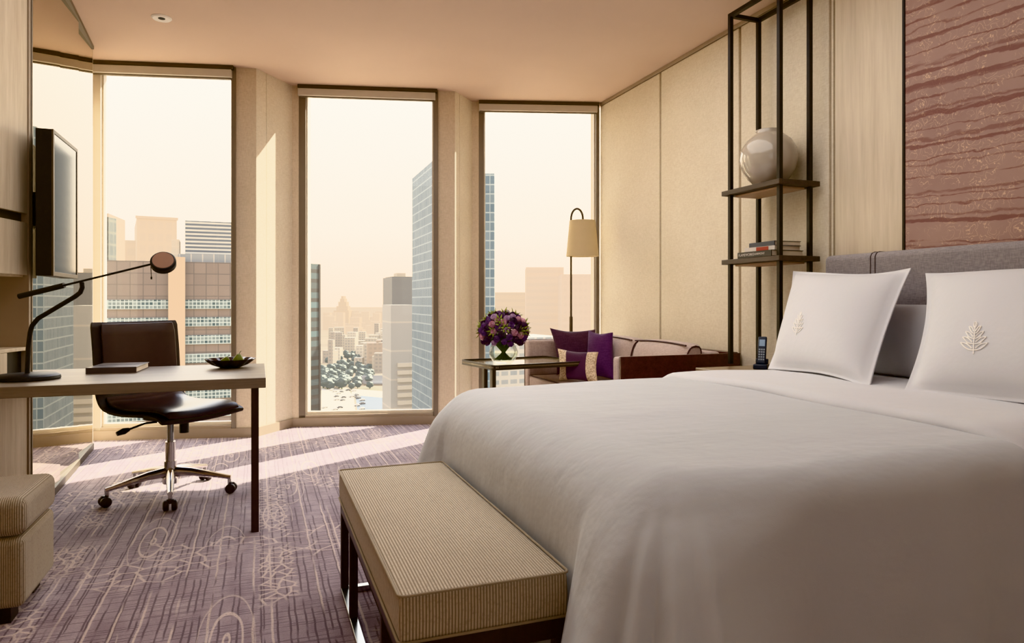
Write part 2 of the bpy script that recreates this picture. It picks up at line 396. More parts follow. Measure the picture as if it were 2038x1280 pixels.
wl = ['tall window at the left behind the desk', 'tall middle window with city view', 'tall right-hand window behind the floor lamp']
bl = ['pale roller blind cassette above the left window behind the desk', 'pale roller blind cassette above the middle window', 'pale roller blind cassette above the right window by the floor lamp']
for i, b in enumerate(BAY):
    q = b['q']; a = on(*q, b['sl'], b['f0']); e = on(*q, b['sl'], b['f1'])
    ang = math.atan(b['sl']); k = 1/math.cos(ang)
    w = bpy.data.objects.new('window_%d' % (i+1), None); C.objects.link(w); w.location = (a[0], a[1], 0); w.rotation_euler = (0, 0, ang); struct(w, wl[i])
    L = (b['f1']-b['f0'])*k; g0 = (b['g0']-b['f0'])*k; g1 = (b['g1']-b['f0'])*k
    box('window_frame', 'sill' if i == 0 else 'bronze', w, 0, g0-.012, .0, .10, .075, CEIL, .003)  # left jamb of first window coloured pale to stand for sunlight on it
    box('window_frame', 'bronze', w, g1+.012, L, -.02, .10, .075, CEIL, .003)
    box('window_frame', 'bronze', w, 0, L, .03, .12, 2.98, CEIL)
    box('window_frame', 'trim', w, 0, L, .0, .12, .0, .10, .003)
    mb = MB(); mb.box(g0-.012, g0, .03, .08, .1, 2.98); mb.box(g1, g1+.012, .03, .08, .1, 2.98); mb.box(g0, g1, .03, .08, .1, .125); mb.build('glazing_bead', 'sill', w)
    box('window_pane', 'glass', w, g0, g1, .055, .061, .125, 2.985)
    r = thing('roller_blind', bl[i], 'blind', (a[0], a[1], 0), ang)
    box('cassette', 'alu', r, .0, L-.025, -.055, .02, 2.955, 3.018, .004)
    box('cassette_bracket', 'bronze_dark', r, -.0, L-.01, -.06, .03, 3.02, CEIL-.002)
    box('bottom_bar', 'bronze', r, .01, L-.035, -.03, -.008, 2.945, 2.9555, .002)

# ------------------------------------------------------------------ left side: mirror, cabinet, television
mi = thing('mirror', 'full-height tinted mirror wall beside the left window', 'mirror', (-1.10, 4.22, 0), math.atan2(.09, 1.73))
for y0, y1 in ((0, .56), (.564, 1.15), (1.154, 1.722)):
    mp_ = box('mirror_panel', 'mirror', mi, -.008, 0, 0, y1-y0, .05, CEIL-.02); mp_.location = (-.016, y0, 0); mp_.rotation_euler = (0, 0, -math.atan2(.09, 1.73))
box('mirror_frame', 'bronze', mi, -.03, .006, 1.722, 1.74, 0, CEIL-.005)
box('mirror_frame', 'bronze', mi, -.03, .022, 0, 1.722, CEIL-.028, CEIL-.002)
box('mirror_base', 'bronze_dark', mi, -.03, .022, 0, 1.73, .003, .05, .003)
struct(box('wall_left', 'wall_paint', None, -1.75, -1.215, 4.24, 5.96, 0, CEIL))

cb = thing('wall_cabinet', 'pale wood floor-to-ceiling cabinet with open niche behind the desk lamp', 'cabinet', (-1.11, 4.2, 0), -math.atan2(.15, .65))
box('upper_door', 'ash_light', cb, -.02, 0, -.9, -.032, 1.57, CEIL-.01, .002)
box('flap_door', 'ash_light', cb, -.02, 0, -.9, -.032, 1.255, 1.525, .002)
box('shadow_gap', 'bronze_dark', cb, -.05, -.03, -.9, -.032, 1.52, 1.575)
box('niche_back', 'ash', cb, -.36, -.34, -.9, -.02, .72, 1.26)
box('carcass', 'ash_light', cb, -.5, -.36, -.9, -.02, .01, CEIL-.01)
box('niche_ceiling', 'ash', cb, -.36, -.02, -.9, -.032, 1.245, 1.256)
box('side_post', 'trim', cb, -.36, .006, -.03, -.012, .005, CEIL-.005, .002)
box('side_post', 'bronze_dark', cb, -.36, .001, -.012, -.008, .005, CEIL-.005)
box('side_post', 'bronze', cb, -.36, .008, -.008, .004, .005, CEIL-.005, .002)
box('niche_shelf', 'ash_light', cb, -.34, 0, -.9, -.032, .868, .886, .002)
box('drawer_box', 'ash_light', cb, -.3, -.002, -.5, -.20, .756, .868, .002)
box('dark_cubby', 'blackmatte', cb, -.3, -.03, -.20, -.032, .756, .868)
box('base_door', 'ash_light', cb, -.02, 0, -.9, -.032, .06, .694, .002)
box('plinth', 'bronze_dark', cb, -.05, -.03, -.9, -.032, .005, .06)

tv = thing('television', 'black flat television on the mirror wall, seen from the side', 'television', (-1.055, 4.06, 1.25))
box('tv_body', 'blackmatte', tv, 0, .073, 0, .5, 0, .745, .004)
box('screen', 'screen', tv, .073, .0755, .018, .482, .02, .727)
mb = MB(); mb.box(.07, .0785, -.001, .02, 0, .745); mb.box(.07, .0785, .48, .501, 0, .745); mb.box(.07, .0785, .02, .48, .725, .745); mb.box(.07, .0785, .02, .48, 0, .022); mb.build('tv_bezel', 'bronze_dark', tv, bevel=.001)
box('wall_bracket', 'black', tv, -.07, .0, .22, .36, .27, .45)

# ------------------------------------------------------------------ desk
dk = thing('desk', 'grey oak writing desk with slim dark metal leg', 'desk', (0, 0, 0))
box('desk_top', 'desk', dk, -1.19, .032, 3.53, 4.36, .70, .75, .003)
for y in (3.545, 4.30):
    box('leg', 'espresso', dk, -.035, .0, y, y+.04, .0, .70, .003)
box('leg_rail', 'espresso', dk, -.035, 0, 3.585, 4.3, .675, .70, .002)

lp = thing('desk_lamp', 'black counterweighted desk lamp with small round head', 'lamp', (-1.03, 3.84, .75))
def lpt(px, py, d=3.25): return at(px, py, d)-Vector((-1.03, 3.84, .75))
MB().lathe([(.0, 0), (.132, 0), (.136, .006), (.134, .018), (.12, .026), (.02, .03), (.0, .03)]).build('lamp_base', 'blackmatte', lp)
b0 = Vector((0, 0, .025))
pts = [b0, b0+Vector((.004, 0, .12))]+[lpt(*p) for p in ((60, 662), (64, 648), (76, 634), (150, 590), (160, 582), (164, 572), (163, 562))]
MB().tube(pts, .0105, 12).build('lamp_stem', 'blackmatte', lp)
arm = [lpt(128, 568), lpt(300, 526)]
MB().tube([lpt(38, 590), lpt(128, 568)], .013, 12).build('counterweight', 'blackmatte', lp)
MB().tube(arm, .005, 8).build('lamp_arm', 'blackmatte', lp)
hd = lpt(325, 522); hm = Matrix.Translation(hd) @ Matrix.Rotation(math.radians(-28), 4, 'X') @ Matrix.Rotation(math.radians(14), 4, 'Y')
mb = MB().lathe([(0, .016), (.05, .016), (.056, .008), (.056, -.016), (.05, -.018), (.05, -.012), (0, -.012)], n=32)
bmesh.ops.transform(mb.bm, matrix=hm @ Matrix.Rotation(math.radians(85), 4, 'X'), verts=mb.bm.verts)
mb.build('lamp_head', 'blackmatte', lp)
mb = MB().lathe([(0, .0175), (.046, .0175), (.046, .016), (0, .016)], n=32)
bmesh.ops.transform(mb.bm, matrix=hm @ Matrix.Rotation(math.radians(85), 4, 'X'), verts=mb.bm.verts)
mb.build('diffuser', plain('lamp_diffuser', (150, 112, 92), .5), lp)
p = lpt(300, 530); MB().tube([p, p+Vector((.002, 0, -.035)), p+Vector((.003, 0, -.05))], .0018, 6).tube([p+Vector((.003, 0, -.05)), p+Vector((.003, 0, -.062))], .004, 8).build('pull_switch', 'blackmatte', lp)

def cover_mat():
    t = NT('muted_book_cover'); nz = t.noise(t.coord(), 9, 3); return t.bsdf(t.mix(t.ramp(nz, .4, .6), srgb(96, 94, 98), srgb(160, 154, 150)), .35)
bk = thing('book', 'thick grey hardcover book lying on the desk', 'book', (-.70, 4.16, .75), math.radians(-4))
box('cover', cover_mat(), bk, -.115, .115, -.145, .145, .027, .031, .001)
box('back_cover', 'seam', bk, -.115, .115, -.145, .145, 0, .003, .001)
box('spine', 'seam', bk, -.118, .115, -.147, -.144, 0, .031, .001)
box('page_block', 'paper', bk, -.112, .11, -.143, .14, .003, .027)

ds = thing('fruit_dish', 'scalloped dark metal dish on the desk corner', 'dish', (-.15, 4.13, .75))
def wv(r, a, j): return r*(1+.05*math.sin(13*a)*min(1, r/.09)**2) if r > .05 else r
MB().lathe([(0, .004), (.045, .002), (.05, .0), (.06, .006), (.095, .02), (.125, .044), (.13, .05), (.12, .046), (.09, .026), (.055, .014), (0, .012)], n=104, wav=wv).build('dish_bowl', 'pewter', ds)
for (x, y, s, lab, tilt) in ((-.03, -.02, 1, 'green pear lying left in the dark dish', .5), (.04, .0, 1.1, 'green pear standing right in the dark dish', .15)):
    f = thing('pear', lab, 'fruit', (-.15+x, 4.13+y, .764)); f.rotation_euler = (tilt, tilt*.6, 0)
    MB().lathe([(0, 0), (.018, .003), (.027, .016), (.026, .03), (.016, .046), (.008, .056), (0, .058)], n=20).build('pear_flesh', 'green_pear', f).scale = (s, s, s)
    MB().tube([(0, 0, .056*s), (.004, 0, .066*s), (.01, 0, .074*s)], .0018, 6).build('pear_stem', 'stem', f)

# ------------------------------------------------------------------ office chair
FACE = math.radians(-46)
ch = thing('office_chair', 'brown leather swivel office chair with chrome five-star base at the desk', 'chair', (-.48, 4.40, 0), FACE-PI/2)
# local: +y forward, x sideways
prof = [(-.315, 1.0), (-.305, .92), (-.293, .82), (-.287, .72), (-.278, .63), (-.262, .565), (-.225, .515), (-.165, .492), (-.08, .482), (.02, .482), (.12, .489), (.20, .489), (.255, .478), (.28, .462)]
def smooth_poly(p, n=3):
    for _ in range(n):
        q = [p[0]]
        for a, b in zip(p, p[1:]): q += [(a[0]*.75+b[0]*.25, a[1]*.75+b[1]*.25), (a[0]*.25+b[0]*.75, a[1]*.25+b[1]*.75)]
        p = q+[p[-1]]
    return p
def ribbon(pr, w, th, off, cup=.02, nw=12):
    mb = MB(); up = []; lo = []
    for i, (y, z) in enumerate(pr):
        a = pr[max(0, i-1)]; b = pr[min(len(pr)-1, i+1)]; t = Vector((b[0]-a[0], b[1]-a[1])).normalized(); n = Vector((-t.y, t.x))
        if n.x < 0 and z > .6: n = -n
        if z <= .6 and n.y < 0: n = -n
        e = min(i, len(pr)-1-i)/6; tap = min(1, .97+.03*e)
        ru, rl = [], []
        for k in range(nw+1):
            s = -1+2*k/nw; c = cup*(s*s)
            edge = (1-abs(s)**8)**.5*.5+.5; endt = min(1, .5+e*.5)
            h = th*edge*endt
            ru.append((s*w/2*tap, y+n.x*(off+c+h), z+n.y*(off+c+h))); rl.append((s*w/2*tap, y+n.x*(off+c), z+n.y*(off+c)))
        up.append(ru); lo.append(rl)
    A = mb.grid(up); B = mb.grid(lo); bm = mb.bm
    for i in range(len(A)-1):
        bm.faces.new([A[i][0], B[i][0], B[i+1][0], A[i+1][0]]); bm.faces.new([A[i][-1], A[i+1][-1], B[i+1][-1], B[i][-1]])
    for k in range(nw):
        bm.faces.new([A[0][k], A[0][k+1], B[0][k+1], B[0][k]]); bm.faces.new([A[-1][k], B[-1][k], B[-1][k+1], A[-1][k+1]])
    return mb
pr = smooth_poly(prof)
ribbon(pr, .55, .026, -.012).build('chair_shell', 'leather_dark', ch, bevel=.006)
nb = len(pr)
bp = [p for p in pr if p[1] > .60][4:]
ribbon(bp, .47, .026, .012).build('back_pad', 'leather', ch, bevel=.006)
sp = [p for p in pr if p[1] <= .60][4:-6]
ribbon(sp, .48, .026, .012).build('seat_pad', 'leather', ch, bevel=.006)
MB().box(-.09, .09, -.12, .1, .435, .462).build('tilt_mechanism', 'black', ch, bevel=.008)
MB().tube([(0, 0, .30), (0, 0, .44)], .018, 16).build('gas_spring', 'steel', ch)
MB().tube([(0, 0, .07), (0, 0, .10)], .042, 20).tube([(0, 0, .10), (0, 0, .20)], .034, 20).tube([(0, 0, .2), (0, 0, .31)], .027, 20).build('column', 'chrome', ch)
mb = MB().tube([(.10, .02, .44), (.16, -.0, .44), (.24, -.03, .415)], .006, 8); mb.build('lever', 'black', ch)
MB().tube([(.235, -.028, .417), (.26, -.035, .41), (.295, -.045, .40)], [.01, .018, .012], 12).build('lever_knob', 'blackmatte', ch)
MB().tube([(-.06, .04, .435), (-.06, .04, .355)], .026, 16).build('tension_knob', 'blackmatte', ch)
for k in range(5):
    a = math.radians(-84+72*k)-(FACE-PI/2); d = Vector((math.cos(a), math.sin(a), 0)); s = Vector((-d.y, d.x, 0))
    mb = MB(); rows = []
    for t_, zc, hw, hh in ((.03, .135, .024, .03), (.12, .13, .024, .024), (.22, .112, .02, .018), (.31, .095, .016, .013), (.335, .09, .015, .013)):
        c = d*t_+Vector((0, 0, zc)); rows.append([tuple(c+s*hw*math.cos(q)+Vector((0, 0, hh*math.sin(q)))) for q in [2*PI*j/10 for j in range(10)]])
    R_ = mb.grid(rows, wrap=True); mb.bm.faces.new(R_[0]); mb.bm.faces.new(R_[-1])
    lg = mb.tube([d*.325+Vector((0, 0, .09)), d*.325+Vector((0, 0, .055))], .011, 10).build('leg', 'chrome', ch)
    c0 = d*.335+Vector((0, 0, .029)); mb = MB()
    for sg in (-1, 1): mb.tube([c0+s*sg*.006, c0+s*sg*.012, c0+s*sg*.03, c0+s*sg*.036], [.024, .029, .028, .018], 20)
    mb.box(c0.x-.014, c0.x+.014, c0.y-.014, c0.y+.014, .04, .062)
    mb.build('caster', 'rubber', lg, bevel=.003)

# ------------------------------------------------------------------ ottoman
ot = thing('ottoman', 'beige ribbed fabric ottoman at the left edge', 'ottoman', (-1.05, 3.01, 0))
box('ottoman_body', 'rib_fine', ot, -.285, .285, -.195, .195, .055, .30, .025, seg=4)
box('ottoman_cushion', 'rib_fine', ot, -.29, .29, -.2, .2, .303, .44, .035, seg=5)
for x in (-.2, .2):
    for y in (-.13, .13): box('foot', 'black', ot, x-.04, x+.04, y-.04, y+.04, 0, .056)

# ------------------------------------------------------------------ bench
be = thing('bench', 'beige ribbed bench with dark wood legs at the foot of the bed', 'bench', (.495, 2.105, 0))
def cushion_box(x, y, z0, z1, crown=.012, n=24):
    mb = MB(); top = []
    rows = []
    for i in range(n+1):
        r = []
        for j in range(n+1):
            a = -1+2*i/n; b = -1+2*j/n
            r.append((a*x, b*y, z1+crown*(1-a**4)*(1-b**4)))
        rows.append(r)
    R_ = mb.grid(rows); bm = mb.bm
    loop = [R_[i][0] for i in range(n+1)]+[R_[n][j] for j in range(1, n+1)]+[R_[i][n] for i in range(n-1, -1, -1)]+[R_[0][j] for j in range(n-1, 0, -1)]
    mids = [bm.verts.new((v.co.x*1.012, v.co.y*1.004, (z0+z1)/2)) for v in loop]; lows = [bm.verts.new((v.co.x, v.co.y, z0)) for v in loop]
    for A, B in ((loop, mids), (mids, lows)):
        for k in range(len(A)): bm.faces.new([A[k], A[(k+1) % len(A)], B[(k+1) % len(A)], B[k]])
    bm.faces.new(lows); return mb
cushion_box(.203, .603, .362, .468).build('bench_cushion', 'rib', be, bevel=.008, seg=3)
def rr(x, y, r, z, n=6):
    pts = []
    for cx, cy, a0 in ((x-r, y-r, 0), (-x+r, y-r, 90), (-x+r, -y+r, 180), (x-r, -y+r, 270)):
        for k in range(n+1): a = math.radians(a0+90*k/n); pts.append((cx+r*math.cos(a), cy+r*math.sin(a), z))
    return pts
MB().tube(rr(.206, .606, .015, .468), .0034, 8, close=True).build('piping', 'piping', be)
MB().tube(rr(.206, .606, .015, .364), .0034, 8, close=True).build('piping', 'piping', be)
mb = MB(); mb.box(-.2, .2, -.6, -.57, .31, .36); mb.box(-.2, .2, .57, .6, .31, .36); mb.box(-.2, -.17, -.57, .57, .31, .36); mb.box(.17, .2, -.57, .57, .31, .36)
mb.build('seat_rail', 'espresso', be, bevel=.002)
for x in (-.2, .172):
    for y in (-.6, -.34, .31, .572):
        box('leg', 'espresso', be, x, x+.028, y, y+.028, .022, .312, .002)
    box('runner', 'steel', be, x, x+.028, -.6, .6, 0, .022, .002)
for y in (-.6, .572): box('cross_bar', 'steel', be, -.172, .172, y, y+.028, 0, .022, .002)

# ------------------------------------------------------------------ bed
bd = thing('bed', 'large bed with upholstered grey headboard', 'bed', (1.85, 2.08, 0))
bd_o = Vector((1.85, 2.08, 0))
box('bed_base', 'headboard', bd, -.98, 1.10, -.82, .85, .05, .32, .02)
box('mattress', 'sheet', bd, -.98, 1.08, -.83, .86, .32, .62, .05, seg=4)
def hb(y0, y1):
    return box('headboard', 'headboard', bd, 1.11, 1.265, y0-2.08, y1-2.08, .05, 1.374, .03, seg=4)
hb(1.12, 2.985)
for yy in (.562, .59, -.60, -.572):
    MB().tube([(1.109, yy, .1), (1.109, yy, 1.35), (1.118, yy, 1.367), (1.138, yy, 1.3755), (1.24, yy, 1.3755)], .0025, 6).build('headboard_seam', 'seam', bd)

def duvet():
    x0, x1, y0, y1 = .72, 2.93, 1.18, 3.06; R = .2; n = 360
    # outline by arclength samples of rounded rectangle
    out = []
    def arc(cx, cy, a0, m, r=R):
        for k in range(m): a = math.radians(a0+90*k/m); out.append((cx+r*math.cos(a), cy+r*math.sin(a), math.cos(a), math.sin(a)))
    def line(ax, ay, bx, by, nx, ny, m):
        for k in range(m): t = k/m; out.append((ax+(bx-ax)*t, ay+(by-ay)*t, nx, ny))
    rh = .04
    line(x0+R, y0, x1-rh, y0, 0, -1, 90); arc(x1-rh, y0+rh, -90, 6, rh); line(x1, y0+rh, x1, y1-rh, 1, 0, 60); arc(x1-rh, y1-rh, 0, 6, rh)
    line(x1-rh, y1, x0+R, y1, 0, 1, 90); arc(x0+R, y1-R, 90, 24); line(x0, y1-R, x0, y0+R, -1, 0, 80); arc(x0+R, y0+R, 180, 70)
    n = len(out); cx, cy = 1.85, 2.12
    def crown(x, y):
        a = (x-1.8)/1.15; b = (y-2.12)/1.0
        z = .735+.025*max(0, 1-a*a)*max(0, 1-b*b)
        z += .004*math.sin(5*x+2*y)*math.sin(3*y)
        return z
    rows = []
    inset = .20
    for s in (0, .2, .4, .58, .74, .86, .95, 1.0):
        r = []
        for (x, y, nx, ny) in out:
            inset = .20-.09*max(0, -ny)*min(1, max(0, (x-.8)/.3))
            ix = x-nx*inset; iy = y-ny*inset
            if nx > .3: ix = x-nx*.02
            px_, py_ = cx+(ix-cx)*s, cy+(iy-cy)*s
            r.append((px_, py_, crown(px_, py_)))
        rows.append(r)
    for s in [k/22 for k in range(1, 23)]:
        r = []
        for i, (x, y, nx, ny) in enumerate(out):
            inset = .20-.09*max(0, -ny)*min(1, max(0, (x-.8)/.3)); rz = inset*.95
            ix = x-nx*inset; iy = y-ny*inset; zt = crown(ix, iy)
            if nx > .3:
                r.append((x-nx*.02*(1-s), y-ny*.02, zt-.01-(zt-.62)*s)); continue
            if s < .42:
                th = s/.42*PI/2*.96; o = math.sin(th)*inset; dz = rz*(1-math.cos(th))
            else:
                q = (s-.42)/.58; o = inset*math.sin(PI/2*.96)+.035*q; dz = rz*(1-math.cos(PI/2*.96))+q*(zt-.03-rz)
            q = max(0, (s-.25)/.75)
            # hanging folds: stronger around the foot corners
            t_ = i/n; cor = max(math.exp(-((x-x0-.06)**2+(y-y0-.04)**2)/.045), .7*math.exp(-((x-x0-.08)**2+(y-y1+.05)**2)/.05))
            side = 1 if ny < -.5 else .5
            f = .016*side*math.sin(x*11+y*3)*q + .01*math.sin(x*23-y*9+1)*q*side
            if nx < -.7 and y0+.28 < y < 2.78: f = min(f, 0)*.4-.02*q; o -= .02*q
            phi = math.degrees(math.atan2(ny, nx))%360
            if 181 < phi < 269.9 and x < 1.2 and y < 1.6: f += min(1, q*2.2)*(.022*math.exp(-((phi-222)/3)**2)-.028*math.exp(-((phi-215)/3.5)**2)+.02*math.exp(-((phi-236)/3)**2)-.02*math.exp(-((phi-229)/2.5)**2)+.014*math.exp(-((phi-252)/3)**2)-.014*math.exp(-((phi-245)/3)**2))
            o += f + cor*(.36*q**1.15) + cor*.03*math.sin(math.atan2(ny, nx)*9+.6)*q
            r.append((ix+nx*o, iy+ny*o, zt-dz))
        rows.append(r)
    mb = MB(); mb.grid([[Vector(p) for p in r] for r in rows[1:]], wrap=True)
    bm = mb.bm; bm.verts.ensure_lookup_table()
    first = [bm.verts[i] for i in range(n)]; c = bm.verts.new((cx, cy, crown(cx, cy)))
    for i in range(n): bm.faces.new([first[i], first[(i+1) % n], c])
    return mb
o = duvet().build('duvet', 'sheet', None, smooth=179); tag(o, 'white duvet spread over the bed and hanging to the floor', 'duvet')
# turned-down band
mb = MB(); rows_t = []
xs = [1.90, 1.902, 1.915, 1.95, 2.05, 2.2, 2.35, 2.5, 2.7, 2.88]
ny_ = 60
for x in xs:
    r = []
    for j in range(ny_+1):
        y = 1.16+1.92*j/ny_; b = (y-2.12)/1.0; a = (x-1.8)/1.15
        z = .735+.025*max(0, 1-a*a)*max(0, 1-b*b)
        e = abs(b); drop = 0
        yy = y
        if e > .74:
            th = min(1, (e-.74)/.22)*PI/2; drop = .19*(1-math.cos(th)); yy = 2.12+math.copysign(.74+.22*math.sin(th)+.012*(e > .8), b)
        h = -.012 if x == 1.90 else (.004 if x == 1.902 else .018)
        xx = x+.025*math.sin(y*2.1+.5)+.006*math.sin(y*9)
        r.append((xx, yy, z+h-drop+.003+.004*math.sin(y*7+x*9)))
    rows_t.append(r)
mb.grid(rows_t)
tag(mb.build('folded_sheet', 'pillow', None, smooth=179, solid=.012), 'white turned-down sheet band in front of the pillows', 'sheet')

def pillow(name, label, q, th, mat, flange=0.0, n=28, back=.6, sag=.02, parent=None, pinch=.085, cat='pillow', group=None):
    BL, BR, TR, TL = [Vector(p) for p in q]
    base = (BL+BR)/2; base.z = min(BL.z, BR.z)
    root = thing(name, label, cat, base, 0, group)
    nrm = (BR-BL).cross(TL-BL).normalized()     # faces the viewer side when corners run counter-clockwise
    def P(u, v, w):
        p = BL*(1-u)*(1-v)+BR*u*(1-v)+TR*u*v+TL*(1-u)*v
        a, b = 2*u-1, 2*v-1
        # sides pulled in between the corners
        p += (BR-BL)*(-a*pinch*(1-b*b)*abs(a))*.5 + (TL-BL)*(-b*pinch*(1-a*a)*abs(b))*.5
        w += .009*math.sin(7*u+3*v+BL.y)*max(abs(a), abs(b))**4
        return p+nrm*w-base
    def T(u, v):
        a, b = abs(2*u-1), abs(2*v-1); f = flange
        a = min(1, a/(1-f)); b = min(1, b/(1-f))
        return th*max(0, (1-a**2.6))**.5*max(0, (1-b**2.6))**.5
    mb = MB(); F, Bk = [], []
    us = [.5-.5*math.cos(PI*k/n) for k in range(n+1)]
    for v in us:
        F.append([P(u, v, T(u, v)*(1-back*.5)+.003+.004*math.sin(9*u+5*v)*T(u, v)/th) for u in us]); Bk.append([P(u, v, -T(u, v)*back-.003) for u in us])
    A = mb.grid(F); B = mb.grid(Bk); bm = mb.bm
    for i in range(n):
        bm.faces.new([A[i][0], A[i+1][0], B[i+1][0], B[i][0]]); bm.faces.new([A[i][n], B[i][n], B[i+1][n], A[i+1][n]])
        bm.faces.new([A[0][i], B[0][i], B[0][i+1], A[0][i+1]]); bm.faces.new([A[n][i], A[n][i+1], B[n][i+1], B[n][i]])
    uvl = bm.loops.layers.uv.new('UVMap'); cox = {}
    for G in (A, B):
        for i, r in enumerate(G):
            for j, vv in enumerate(r): cox[vv] = (us[j], us[i])
    for f_ in bm.faces:
        for l in f_.loops: l[uvl].uv = cox[l.vert]
    ob = mb.build({'pillow': 'pillowcase', 'cushion': 'cushion_cover'}[cat], mat, root, smooth=179)
    def surf(u, v, lift=.002): return P(u, v, T(u, v)*(1-back*.5)+.003+.004*math.sin(9*u+5*v)*T(u, v)/th+lift)
    return root, surf, P

def emblem(root, surf, u0, v0, w, h):
    strokes = []
    strokes.append([(0, -.62+1.35*k/10) for k in range(11)])                   # trunk
    for lev, (zc, wd) in enumerate(((-.40, .5), (-.14, .44), (.10, .34), (.34, .22))):
        for sg in (-1, 1):
            a = (0, zc-.06); b = (sg*wd, zc+.26)
            strokes.append([(a[0]+(b[0]-a[0])*t, a[1]+(b[1]-a[1])*t-.10*math.sin(PI*t)) for t in [k/8 for k in range(9)]])
            strokes.append([(a[0]+(b[0]-a[0])*t, a[1]+(b[1]-a[1])*t+.09*math.sin(PI*t)) for t in [k/8 for k in range(1, 9)]])
            if lev < 2: strokes.append([(sg*(wd*.35+.1*t), zc+.12+.16*t) for t in (0, .5, 1)])
    strokes.append([(.06*math.sin(2*PI*k/10), .68+.12*-math.cos(2*PI*k/10)) for k in range(11)])
    mb = MB()
    for st in strokes: mb.tube([surf(u0+x*w, v0+z*h) for x, z in st], .0022, 5)
    mb.build('embroidered_tree_emblem', 'thread', root)['label'] = 'white embroidered tree emblem'

r_, s_, _ = pillow('pillow', 'square white embroidered pillow on the left of the bed, nearest the nightstand', ((2.50, 2.89, .765), (2.34, 2.12, .765), (2.80, 2.30, 1.27), (2.88, 3.13, 1.295)), .14, 'pillow', .07)
emblem(r_, s_, .38, .36, .12, .15)
r_, s_, _ = pillow('pillow', 'square white embroidered pillow on the right, cut by the photo edge', ((2.34, 1.95, .765), (2.40, 1.12, .765), (2.80, 1.30, 1.27), (2.78, 2.22, 1.25)), .14, 'pillow', .07)
emblem(r_, s_, .33, .31, .12, .155)
pillow('pillow', 'plain white sleeping pillow seen between the two square pillows', ((2.84, 2.86, .765), (2.80, 2.02, .765), (2.87, 2.02, 1.11), (2.9, 2.86, 1.11)), .06, 'pillow', 0, pinch=.03)

# ------------------------------------------------------------------ mural
struct(box('wall_panel_back', 'blackmatte', wr, WX-.004, WX+.02, 1.56, 2.598, 1.3, CEIL-.035))
mu = thing('mural_panel', 'russet brown mural with dark brush streaks and fine gold flower drawing', 'wall art', (WX-.004, 2.58, 1.377))
box('mural_cloth', 'art', mu, -.022, -.002, -1.0, 0, 0, CEIL-1.377-.03, .002)
box('mural_edge', 'black', mu, -.026, -.002, .001, .014, 0, CEIL-1.377-.03)

# ------------------------------------------------------------------ nightstand
ns = thing('nightstand', 'taupe wooden nightstand beyond the bed', 'nightstand', (2.78, 3.29, 0))
box('top', 'walnut_top', ns, -.32, .335, -.17, .185, .702, .722, .004)
box('cabinet_body', 'desk', ns, -.30, .33, -.155, .17, .05, .70, .003)
box('drawer', 'desk', ns, -.312, -.30, -.145, .16, .46, .685, .003)
box('drawer', 'desk', ns, -.312, -.30, -.145, .16, .2, .45, .003)
box('plinth', 'black', ns, -.28, .31, -.14, .15, 0, .05)

# ------------------------------------------------------------------ display rack
rk = thing('display_rack', 'tall dark metal open rack standing on the nightstand', 'shelf', (2.94, 3.40, .722))
RZ = 2.96-.722
for x in (-.11, .11):
    for y in (-.22, .22):
        box('post', 'black', rk, x-.0125, x+.0125, y-.0125, y+.0125, 0, RZ, .002)
mb = MB()
for y in (-.22, .22): mb.box(-.0975, .0975, y-.0125, y+.0125, RZ-.025, RZ)
for x in (-.11, .11): mb.box(x-.0125, x+.0125, -.2075, .2075, RZ-.025, RZ)
mb.build('top_frame', 'black', rk, bevel=.002)
for z in (1.355, 1.795):
    zz = z-.722
    s = box('rack_shelf', 'rackwood', rk, -.096, .096, -.24, .24, zz, zz+.028, .002)
    mb = MB()
    for x0, x1 in ((-.15, -.124), (.124, .15)): mb.box(x0, x1, -.26, .26, zz, zz+.03)
    mb.box(-.124, .124, -.262, -.2335, zz, zz+.03); mb.box(-.124, .124, .2335, .262, zz, zz+.03)
    mb.build('shelf_edge', 'rackwood', s, bevel=.002)
    box('shelf_lining', 'shelf_under', s, -.09, .09, -.2, .2, zz-.012, zz-.001)

vs = thing('moon_jar', 'round pale glazed jar on the upper rack shelf', 'vase', (2.94, 3.40, 1.825))
MB().lathe([(0, 0), (.075, 0), (.082, .006), (.12, .045), (.155, .10), (.172, .165), (.165, .225), (.135, .28), (.095, .315), (.078, .325), (.078, .345), (.072, .347), (.068, .33), (.07, .32), (0, .30)], n=64).build('jar_body', 'ceramic', vs, smooth=60)

def text_obj(txt, size, mat, parent, loc, rot, name='spine_title', ext=.0006):
    cu = bpy.data.curves.new(name, 'FONT'); cu.body = txt; cu.size = size; cu.extrude = ext; cu.align_x = 'LEFT'; cu.align_y = 'CENTER'
    ob = bpy.data.objects.new(name, cu); C.objects.link(ob); dg = bpy.context.evaluated_depsgraph_get()
    me = bpy.data.meshes.new_from_object(ob.evaluated_get(dg)); bpy.data.objects.remove(ob)
    me.materials.clear(); me.materials.append(M[mat]); o = bpy.data.objects.new(name, me); C.objects.link(o); o.parent = parent; o.location = loc; o.rotation_euler = rot
    return o
M['redcover'] = plain('red_spine', (168, 62, 48), .5); M['bluecover'] = plain('slate_cover', (62, 68, 80), .5); M['whitecover'] = plain('white_cover', (214, 206, 198), .5); M['blackcover'] = plain('black_cover', (24, 22, 24), .4)
bx = [('blackcover', .30, .235, .036, 'large black book at the bottom of the rack pile'), ('whitecover', .25, .20, .026, 'pale book with red spine label in the middle of the rack pile'), ('bluecover', .23, .19, .028, 'slate blue book on top of the rack pile')]
z = 1.386
